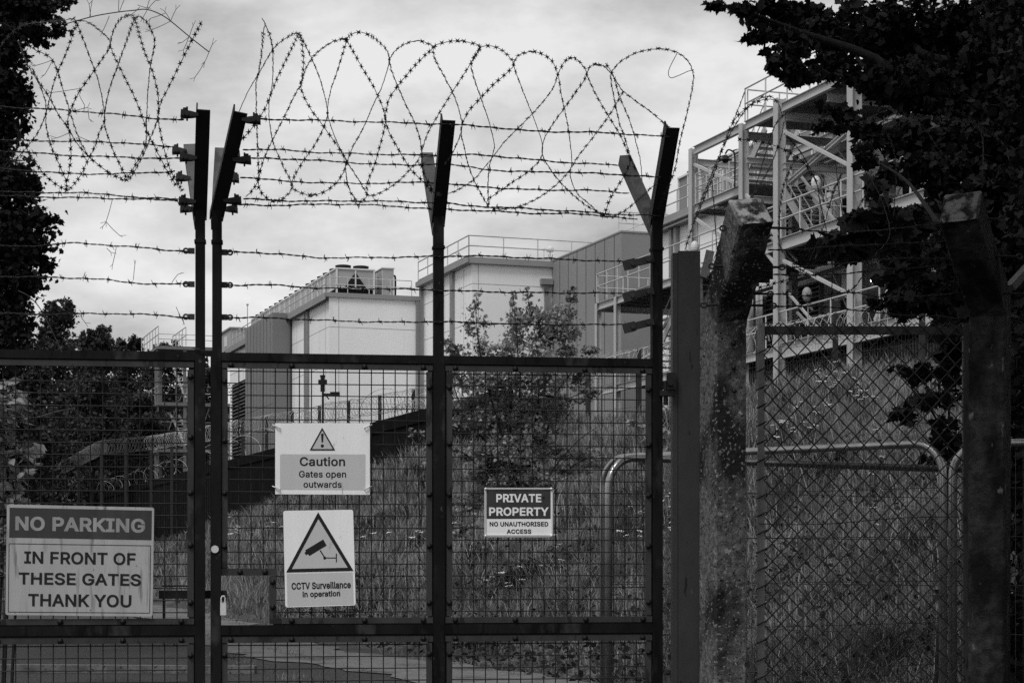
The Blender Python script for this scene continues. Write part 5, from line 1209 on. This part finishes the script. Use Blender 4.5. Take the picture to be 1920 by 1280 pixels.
crown_near = [pxclump(1640, 345, 20, 20, 9.6, 10), pxclump(1600, 430, 55, 34, 9.3, 90), pxclump(1650, 450, 50, 36, 9.3, 90), pxclump(1580, 470, 30, 26, 9.3, 30), pxclump(1690, 430, 40, 30, 9.6, 60), pxclump(1620, 412, 30, 14, 9.2, 14), pxclump(1540, 455, 14, 16, 9.2, 8)]
over = [clump((4.6, 13, 9.3), (4.2, 4.5, 2.4), 2600), clump((7.5, 14, 8), (3.2, 5, 4), 2600), clump((3.6, 7.5, 7.4), (3.4, 3.2, 1.5), 1600), clump((5.5, 9.5, 6.5), (2.6, 3, 2.6), 1500), clump((3.7, 6.0, 3.4), (1.2, 2.6, 2.8), 2600), clump((2.6, 6.2, 5.6), (2.2, 2.2, 1.0), 2200), clump((4.5, 19, 10.6), (4.4, 5, 2.2), 2600), clump((1.2, 8.5, 6.6), (2.0, 2.5, 1.0), 1300), clump((1.2, 12.8, 8.8), (3.0, 4.2, 1.5), 3000), clump((.5, 5.8, 7.2), (1.7, 2.2, .9), 1300)]  # boughs out of view, added to shade the gate, posts and bank
leaves('crown', np.vstack(pts), .070, M['leafblack'], tr, up=.2)
leaves('crown', np.vstack(crown_near), .105, M['leafblack'], tr, up=.25)
leaves('crown', np.vstack(over), .15, M['leafblack'], tr, up=.3)  # the added, unseen shading boughs
b = MB()
limb(b, [(6.3, 15.5, -.2), (6.2, 15.4, 2), (6.0, 15.3, 4.5), (5.6, 15, 7), (5.0, 14.5, 10)], .32, .12, 10)
limb(b, [(6.2, 15.4, 3.2), (5.0, 15.2, 4.6), P(1760, 200, 15), P(1640, 110, 15), P(1500, 60, 15.2), P(1400, 22, 15)], .13, .012)
limb(b, [(6.1, 15.3, 2.8), P(1850, 300, 14), P(1720, 250, 14), P(1610, 240, 14), P(1540, 235, 14)], .09, .01)
limb(b, [(6.1, 15.3, 2.4), P(1880, 470, 12.5), P(1760, 420, 11), P(1680, 430, 9.6), P(1600, 445, 9.3), P(1560, 462, 9.3)], .07, .006)
limb(b, [(6.1, 15.3, 5.2), P(1800, 120, 15.5), P(1700, 80, 15.8), P(1560, 50, 15.8)], .09, .01)
limb(b, [P(1760, 420, 11), P(1700, 340, 12), P(1640, 300, 13)], .016, .004)
b.build('trunk', M['bark'], tr, smooth=True)
# ivy-grown bank of leaves behind and beside the right-hand post
iv = thing('ivy_thicket', 'black-green ivy thicket beside and behind the right-hand concrete post', 'thicket', (2.9, 11, 0))
pts = [pxclump(1920, 720, 50, 130, 11, 900), pxclump(1930, 950, 55, 150, 11, 1100), pxclump(1920, 1180, 60, 150, 10.5, 1100), pxclump(1880, 640, 20, 60, 10.5, 120), pxclump(2030, 900, 80, 400, 11, 1600), pxclump(1985, 1250, 90, 170, 10, 1000)]
leaves('foliage', np.vstack(pts), .085, M['leafblack'], iv, shape=OVAL)
b = MB()
for i in range(14): x = random.uniform(1890, 2050); limb(b, [P(x, 1500, 11), P(x + random.uniform(-20, 20), 1100, 11), P(x + random.uniform(-30, 30), 650, 11)], .014, .004, 5)
b.build('stem', M['bark'], iv)
# loose maple sprays behind the chain link
sp = thing('maple_sapling', 'dark leafy sapling branch hanging behind the chain-link mesh', 'sapling', (2.7, 12.6, 0))
pts = [pxclump(1700, 690, 40, 16, 12.6, 36), pxclump(1760, 720, 44, 40, 12.6, 80, spread=.7), pxclump(1720, 760, 46, 20, 12.6, 56, spread=.7), pxclump(1780, 800, 30, 50, 12.6, 70, spread=.7), pxclump(1690, 780, 22, 14, 12.6, 30), pxclump(1790, 660, 30, 40, 12.6, 90), pxclump(1760, 850, 26, 30, 12.6, 40)]
leaves('foliage', np.vstack(pts), .075, M['leafblack'], sp, up=.3)
b = MB(); limb(b, [(2.8, 12.6, -.1), (2.9, 12.6, 1.2), P(1780, 800, 12.6), P(1770, 700, 12.6), P(1790, 620, 12.6)], .02, .006)
limb(b, [P(1790, 850, 12.6), P(1740, 760, 12.6), P(1690, 700, 12.6)], .01, .004); b.build('stem', M['bark'], sp)

# left-hand tree at the edge of the picture
tl = thing('left_tree', 'dark broadleaf tree at the edge, behind the razor wire over the left gate', 'tree', (-11.4, 29, 0)); tl.name = 'broadleaf_tree'; OFF[tl.name] = np.array([-11.4, 29, 0.])
pts = []
for a in [(30, 10, 60, 30, 28, 700), (95, 20, 40, 22, 28, 230), (125, 6, 18, 12, 28, 50), (60, 55, 50, 26, 28, 420), (108, 62, 20, 12, 28, 70), (10, 110, 40, 70, 28, 800), (70, 85, 22, 14, 28, 60), (15, 200, 40, 60, 28, 800), (45, 180, 24, 26, 28, 150), (50, 235, 14, 10, 28, 25), (5, 270, 26, 30, 28, 200),
          (10, 340, 50, 50, 27, 800), (50, 360, 30, 30, 27, 240), (20, 430, 70, 50, 27, 1100), (80, 410, 30, 16, 27, 120), (70, 480, 34, 26, 27, 260), (95, 500, 14, 10, 27, 30), (10, 520, 60, 50, 27, 900), (55, 540, 26, 22, 27, 160), (0, 620, 60, 70, 27, 900), (-10, 740, 60, 90, 27, 800), (-60, 300, 60, 400, 28, 2600)]:
    pts.append(pxclump(a[0] - 4, *a[1:5], int(a[5] * 1.35), spread=.6))
pts2 = [pxclump(a[0] + random.uniform(-3, 8), a[1], a[2], a[3] * 1.1, a[4], int(a[5] * .45), spread=.8) for a in [(30, 10, 60, 30, 28, 700), (60, 55, 50, 26, 28, 420), (10, 110, 40, 70, 28, 800), (15, 200, 40, 60, 28, 800), (20, 430, 70, 50, 27, 1100), (70, 480, 34, 26, 27, 260), (10, 520, 60, 50, 27, 900), (10, 340, 50, 50, 27, 800)]]
leaves('crown', np.vstack(pts + pts2), .085, M['leafblack'], tl, up=.3)
leaves('crown', np.vstack([clump((-8.5, 23, 12.6), (4, 5, 2.2), 2200), clump((-11.5, 28, 11), (3.5, 4, 4), 2400)]), .24, M['leafblack'], tl, shape=SPRAY)  # upper crown out of view, carried over the road to darken the foreground
b = MB()
limb(b, [(-11.4, 29, -.2), (-11.2, 28.8, 4), (-10.6, 28.4, 8), (-10, 28, 12)], .35, .12, 10)
for p in ([(-11.2, 28.8, 3.5), P(-40, 560, 27.5), P(40, 500, 27), P(90, 480, 27)], [(-10.9, 28.5, 6), P(-20, 220, 28), P(40, 170, 28)], [(-10.6, 28.4, 7), P(-40, 60, 28), P(50, 30, 28), P(120, 10, 28)]): limb(b, p, .1, .012)
b.build('trunk', M['bark'], tl, smooth=True)
# leafy shrub low at the left edge, near the gate
ls = thing('shrub', 'dim large-leaved shrub at the far left edge, behind the left gate mesh', 'shrub', P(-20, 1040, 20) * np.array([1, 1, 0]))
pts = [pxclump(20, 720, 40, 40, 20, 90), pxclump(0, 800, 46, 60, 20, 190), pxclump(30, 860, 50, 60, 20, 160), pxclump(20, 930, 60, 40, 20, 160), pxclump(-40, 850, 60, 150, 20, 400), pxclump(-20, 1000, 70, 80, 20, 300)]
leaves('foliage', np.vstack(pts), .17, M['leafmid'], ls, shape=OVAL)
b = MB()
for i in range(9): x = random.uniform(-60, 30); limb(b, [P(x, 1290, 20), P(x + 10, 1000, 20), P(x + random.uniform(-20, 40), 780, 20)], .02, .006, 5)
b.build('stem', M['bark'], ls)

# far wooded bank at the left: separate trees
def far_tree(px, top, r, Y, n, lab, low=950, m='leaffar', size=.30):
    n = int(n * 1.7); r = r * 1.12
    # crown from its top down almost to the ground: an uneven stack of leaf clumps
    s = Y / F; R = r * s; T = P(px, top, Y); g = float(hgt(T[0], Y)); zt, zb = T[2], max(g + .4, P(px, low, Y)[2])
    rt = thing('broadleaf_tree', lab, 'tree', (T[0], Y, g), 'trees on the wooded bank at the left'); q = []; k = 40
    for i in range(k):
        f = (i + .5) / k; z = zb + (zt - zb) * f; w = R * (1 - max(0, f - .35) ** 1.6 * 1.55) * (.75 + .25 * min(1, f * 3)); a = random.uniform(0, 6.28); o = random.uniform(.2, .8)
        rr = R * random.uniform(.34, .55) * (1 if f < .8 else .6)
        q.append(clump((T[0] + math.cos(a) * w * o, Y + math.sin(a) * w * o, z), (rr, rr, rr * .9), int(n * 1.25) // k, spread=.6))
    for i in range(7):
        a = random.uniform(0, 6.28); q.append(clump((T[0] + math.cos(a) * R * .25, Y + math.sin(a) * R * .25, zt - random.uniform(-.1, .16) * R), (R * .10, R * .10, R * .22), n // 70, spread=.6))
    leaves('crown', np.vstack(q), size, M[m], rt, shape=SPRAY, up=.3)
    b = MB(); limb(b, [(T[0], Y, g - .3), (T[0] + .2, Y, g * .5 + zt * .5), (T[0], Y, zt - R * .4)], R * .07, R * .015, 7)
    for i in range(6): a = random.uniform(0, 6.28); z = g + (zt - g) * random.uniform(.3, .8); limb(b, [(T[0], Y, z), (T[0] + math.cos(a) * R * .6, Y + math.sin(a) * R * .6, z + R * .5)], R * .035, R * .01, 5)
    b.build('trunk', M['bark'], rt)
far_tree(108, 580, 78, 150, 6000, 'dark feathery-topped tree rising above the left gate rail')
far_tree(20, 575, 84, 158, 5200, 'dark tree behind the leaves at the left edge')
far_tree(182, 628, 64, 146, 4800, 'low-crowned tree reaching just above the left gate rail')
far_tree(245, 645, 60, 165, 4600, 'farthest round tree of the bank, just left of the stair tower')
far_tree(170, 715, 62, 124, 3600, 'paler bushy tree standing in the middle of the bank', 860, 'leaffar', .26)
far_tree(62, 700, 70, 134, 4000, 'dark bushy tree low on the bank, above the corner of the fence')
far_tree(318, 650, 50, 175, 3600, 'dark tree behind the steel stair tower')
far_tree(262, 745, 44, 128, 2400, 'small bush by the fence below the stair tower', 850)
far_tree(2, 760, 74, 118, 3600, 'dark thicket tree low at the left, above the parking sign')
far_tree(385, 690, 54, 182, 3600, 'dark tree glimpsed through the gap between the gates')
far_tree(150, 640, 56, 172, 3000, 'dark tree deep in the wood behind the feathery-topped tree')
far_tree(215, 650, 54, 178, 3000, 'dark tree deep in the wood above the fence corner')
far_tree(290, 662, 48, 182, 2800, 'dark tree deep in the wood beside the stair tower column')
far_tree(-70, 560, 90, 150, 3600, 'dark tree beyond the left edge of the wood')
far_tree(330, 800, 54, 160, 3000, 'dark undergrowth tree at the foot of the stair tower')
far_tree(220, 800, 64, 158, 3000, 'dark tree in the dip behind the fence corner')
# the field maple behind the gate
fm = thing('young_maple', 'young many-stemmed maple behind the gate, above the small private property sign', 'tree', (1.0, 30.5, float(hgt(1.0, 30.5))))
Yf = 30.5
stems = [[(975, 985), (970, 900), (930, 780), (900, 660), (890, 560)], [(978, 985), (985, 880), (975, 760), (970, 640), (962, 556)], [(980, 985), (995, 860), (1010, 740), (1005, 640), (990, 560)], [(985, 985), (1015, 860), (1040, 740), (1060, 640), (1072, 545)],
         [(976, 985), (950, 880), (880, 790), (850, 720), (842, 650)], [(985, 985), (1030, 890), (1080, 830), (1120, 800)], [(975, 985), (920, 900), (870, 850), (840, 845)], [(990, 985), (1040, 900), (1100, 860), (1150, 850)], [(1040, 740), (1080, 690), (1130, 655)], [(1010, 740), (1070, 745), (1110, 720)]]
b = MB()
for k, s in enumerate(stems):
    yy = [Yf + (k % 5 - 2) * .12 * i for i in range(len(s))]
    limb(b, [P(x, y, Y) for (x, y), Y in zip(s, yy)], .03 if k < 5 else .018, .004, 6)
b.build('trunk', M['bark'], fm)
pts = []
for a in [(888, 640, 24, 60, 90), (890, 575, 6, 26, 14), (965, 620, 30, 50, 140), (962, 560, 6, 24, 12), (940, 660, 26, 26, 70), (1005, 600, 22, 46, 110), (990, 555, 6, 18, 9), (1050, 610, 34, 44, 190), (1068, 560, 14, 30, 40), (1075, 540, 6, 14, 8), (1030, 655, 40, 26, 130), (850, 645, 16, 26, 46), (865, 700, 30, 34, 130),
          (930, 710, 60, 36, 320), (1000, 700, 60, 38, 340), (1070, 690, 40, 30, 150), (1095, 655, 26, 14, 40), (890, 770, 46, 34, 220), (960, 780, 60, 40, 360), (1025, 770, 46, 40, 250), (1085, 740, 30, 16, 46), (1110, 735, 16, 12, 20), (870, 845, 34, 16, 70), (905, 860, 36, 20, 110), (960, 850, 50, 36, 300), (1015, 830, 26, 30, 110), (1070, 850, 50, 14, 130), (1110, 865, 30, 12, 50), (1050, 880, 46, 14, 90),
          (950, 900, 50, 24, 230), (900, 885, 36, 12, 60), (880, 945, 30, 24, 110), (1010, 895, 40, 18, 110), (870, 990, 28, 14, 50), (1000, 860, 20, 20, 40)]:
    px_, py_, rx, ry, n = a; pts.append(pxclump(px_, py_, rx, ry, Yf + random.uniform(-.5, .5), int(n * 4.4), nsub=max(4, n // 8), spread=.6))
leaves('crown', np.vstack(pts), .062, M['leafmid'], fm, up=.35)
# smaller saplings on the slope
def sapling(lab, Y, cl_, n_scale=1.0, size=.10):
    x, y = cl_[0][0], max(c[1] + c[3] for c in cl_); c = P(x, y, Y); g = float(hgt(c[0], Y)); rt = thing('sapling', lab, 'sapling', (c[0], Y, g), 'maple saplings on the grass slope')
    leaves('foliage', np.vstack([pxclump(a[0], a[1], a[2], a[3], Y, int(a[4] * n_scale)) for a in cl_]), size, M['leafmid'], rt)
    b = MB()
    for a in cl_: limb(b, [(c[0], Y, g - .1), (c * .5 + P(a[0], a[1], Y) * .5), P(a[0], a[1], Y)], .012, .004, 5)
    b.build('stem', M['bark'], rt)
sapling('small maple sapling on the slope beside the gate hinge post', 26, [(1210, 850, 24, 40, 60), (1195, 800, 20, 16, 30), (1225, 900, 20, 30, 40), (1250, 830, 14, 50, 40)])
sapling('sapling between the steel post and the lichened post', 18, [(1322, 700, 10, 60, 40), (1325, 800, 12, 40, 30), (1322, 880, 10, 40, 30)], 1.0, .07)
sapling('low pale-leaved sapling against the dark retaining wall', 44, [(790, 830, 16, 26, 36), (770, 810, 12, 12, 14), (800, 880, 14, 20, 26)])

# ------------------------------------------------------------------ meadow grass on the bank: one mass of blades
def grass(name, n, pxr, Yr, hts, w, m, cond, bend=.75):
    Y = np.exp(rng.uniform(math.log(Yr[0]), math.log(Yr[1]), n)); px = rng.uniform(*pxr, n); X = (px - CX) / F * Y
    d = X * .945 + (Y - 22) * .327; e = -X * .327 + (Y - 22) * .945
    k = cond(X, Y, d, e) * (.35 + .65 * (np.sin(X * 2.1 + Y * .9) * np.sin(Y * 1.7 - X) > -.55)); keep = rng.uniform(0, 1, n) < k; X, Y, d = X[keep], Y[keep], d[keep]; n = len(X); Z = hgt(X, Y) - .03
    patch = .45 + .55 * np.sin(X * .9 + 1.3 * np.sin(Y * .5)) * np.sin(Y * .7 + X * .4)
    tuft = np.sin(X * 5.3 + 2 * np.sin(Y * 2.1)) * np.sin(Y * 4.1 + X * 1.7); h = rng.uniform(*hts, n) * (.5 + .45 * patch + .3 * tuft); a = rng.uniform(0, 2 * math.pi, n); ww = w * (1 + Y / 28) * rng.uniform(.6, 1.3, n)
    bx, by = np.cos(a) * h * bend * rng.uniform(.1, 1.2, n), np.sin(a) * h * bend * rng.uniform(.1, 1.2, n); f = rng.uniform(-.8, .8, n); sx, sy = np.cos(f) * ww, np.sin(f) * ww
    B = np.stack([X, Y, Z], 1); s = np.stack([sx, sy, 0 * sx], 1); m1 = B + np.stack([bx * .3, by * .3, h * .55], 1); tp = B + np.stack([bx, by, h * rng.uniform(.75, 1, n)], 1)
    V = np.stack([B - s, B + s, m1 + s * .8, m1 - s * .8, tp], 1).reshape(-1, 3); i0 = np.arange(n) * 5
    lv = np.stack([i0, i0 + 1, i0 + 2, i0 + 3, i0 + 3, i0 + 2, i0 + 4], 1).ravel(); ls_ = (np.arange(n) * 7)[:, None] + np.array([0, 4]); lt = np.tile([4, 3], n)
    me = bpy.data.meshes.new(name); me.vertices.add(n * 5); me.vertices.foreach_set('co', V.ravel()); me.loops.add(n * 7); me.loops.foreach_set('vertex_index', lv)
    me.polygons.add(n * 2); me.polygons.foreach_set('loop_start', ls_.ravel()); me.polygons.foreach_set('loop_total', lt); me.materials.append(m); me.update(calc_edges=True)
    o = bpy.data.objects.new(name, me); COL.objects.link(o); return tag(o, 'long unmown meadow grass covering the bank behind the gates', 'grass', kind='stuff')
on_bank = lambda X, Y, d, e: ((d > 1.35) & ((d < 9.75) | ((d > 11) & (Y > 40)) | ((e < 29) & (d < 30)))) * 1.0
grass('meadow_grass', 195000, (200, 2300), (14.5, 95), (.25, .8), .0055, M['grass'], on_bank)
g3 = grass('seeding_grass', 15000, (400, 1900), (14.5, 70), (.5, 1.05), .0030, M['stem'], on_bank, .6)
g3['label'] = 'pale seeding grass stems standing above the meadow'
g2 = grass('verge_grass', 32000, (-100, 1300), (17, 60), (.05, .2), .004, M['grass'], lambda X, Y, d, e: ((d > .25) & (d < 1.9)) * .9 + ((d < -1.15) & (d > -2.6)) * .85 * (np.sin(X * 2.7 + Y) > -.3), .8)
g2['label'] = 'short grass and weeds along the edges of the pale path'
# broad-leaved weeds in the shade at the foot of the bank
n = 24000; Yw = rng.uniform(13.5, 38, n); pw = rng.uniform(560, 1900, n); Xw = (pw - CX) / F * Yw; dw = Xw * .945 + (Yw - 22) * .327
k = (dw > .45) & (dw < 9.3) & ((dw < 4.5) | (rng.uniform(0, 1, n) < .35)) & (rng.uniform(0, 1, n) < (.4 + .6 * (np.sin(Xw * 3.1) * np.sin(Yw * 1.9 + Xw) > -.2))); Xw, Yw = Xw[k], Yw[k]
wd = leaves('weeds', np.stack([Xw, Yw, hgt(Xw, Yw) + rng.uniform(.0, .55, len(Xw)) ** 1.3], 1), .10, M['weed'], shape=OVAL, droop=-.3, up=.5)
tag(wd, 'shaded nettles and broad-leaved weeds at the foot of the bank', 'weeds', kind='stuff')
# fallen dry stalks in the grass
b = MB()
for i in range(620):
    Y = random.uniform(16, 46); px = random.uniform(430, 1800); X = (px - CX) / F * Y; d = X * .945 + (Y - 22) * .327
    if not 1.2 < d < 9: continue
    a = random.uniform(0, 6.28); l = random.uniform(.25, .8); z = float(hgt(X, Y)); p = np.array([X, Y, z + random.uniform(.1, .5)]); q = p + np.array([math.cos(a) * l, math.sin(a) * l, random.uniform(-.25, .25)])
    b.tube([p, p * .5 + q * .5 + UP * .06, q], .0025 + Y * .0001, 3)
tag(b.build('dry_stalks', M['galvdull'] if False else M['path'], smooth=True), 'pale fallen stalks lying in the long grass', 'dry stalks', kind='stuff')
# white wild flowers, each a small umbel on a stalk
def flower_proto(loc):
    rt = thing('wildflower', 'small white wildflower blooming in the long grass of the bank', 'flower', loc, 'white wildflowers in the grass')
    b = MB(); p = np.asarray(loc, float); b.tube([p, p + UP * .62], .005, 4); b.build('stalk', M['weed'], rt)
    b = MB()
    for i in range(7):
        a = i * 2.4; r_ = .022 * math.sqrt(i); c = p + np.array([math.cos(a) * r_, math.sin(a) * r_, .62 + .006 * math.cos(i)]); b.sphere(c, .017, 6, sz=.5)
    b.build('flower_head', M['petal'], rt); return rt
spots = []
for px, py, n, sp_ in ((1560, 705, 14, 46), (1620, 735, 12, 40), (1510, 760, 8, 40), (1470, 790, 8, 30), (1600, 690, 6, 40), (1770, 710, 6, 20), (1780, 740, 5, 16), (1460, 830, 4, 30), (1500, 800, 4, 30), (1660, 790, 2, 10), (960, 1080, 7, 40), (780, 1000, 3, 20), (1060, 1000, 4, 60), (1190, 990, 6, 20), (1215, 950, 6, 14), (440, 985, 9, 22), (350, 1000, 4, 40), (500, 985, 5, 30), (700, 1000, 4, 60), (1620, 860, 2, 30), (1640, 955, 3, 16), (1010, 1040, 3, 60), (880, 970, 3, 40), (1250, 940, 6, 10), (1255, 990, 4, 8)):
    for i in range(n): spots.append((px + random.gauss(0, sp_ * .5), py + random.gauss(0, 11)))
fl = None
Ys_ = np.geomspace(12, 95, 500)
for px, py in spots:
    X_ = (px - CX) / F * Ys_; dd = X_ * .945 + (Ys_ - 22) * .327; z_ = hgt(X_, Ys_) + .6; line = HY - (z_ - H) / Ys_ * F
    j = np.where((line < py) & (dd > 1.3))[0]
    if len(j) == 0: continue
    i = j[0]; loc = (X_[i], Ys_[i], float(hgt(X_[i], Ys_[i])))
    if fl is None: fl = flower_proto(loc)
    else:
        c = dup(fl, loc); s = random.uniform(.55, .95) * (1 + max(0, Ys_[i] - 25) / 45); c.scale = (s, s, random.uniform(.8, 1.05)); c.rotation_euler = (random.uniform(-.25, .25), random.uniform(-.25, .25), random.uniform(0, 6))

b = MB(); limb(b, [P(62, 784, 58), P(75, 781, 58), P(105, 772, 58), P(142, 764, 58)], .035, .015, 6)
tag(b.build('dead_branch', M['twig'], loc=P(105, 772, 58)), 'bare dead branch caught in the dark trees, seen through the left gate mesh', 'branch')
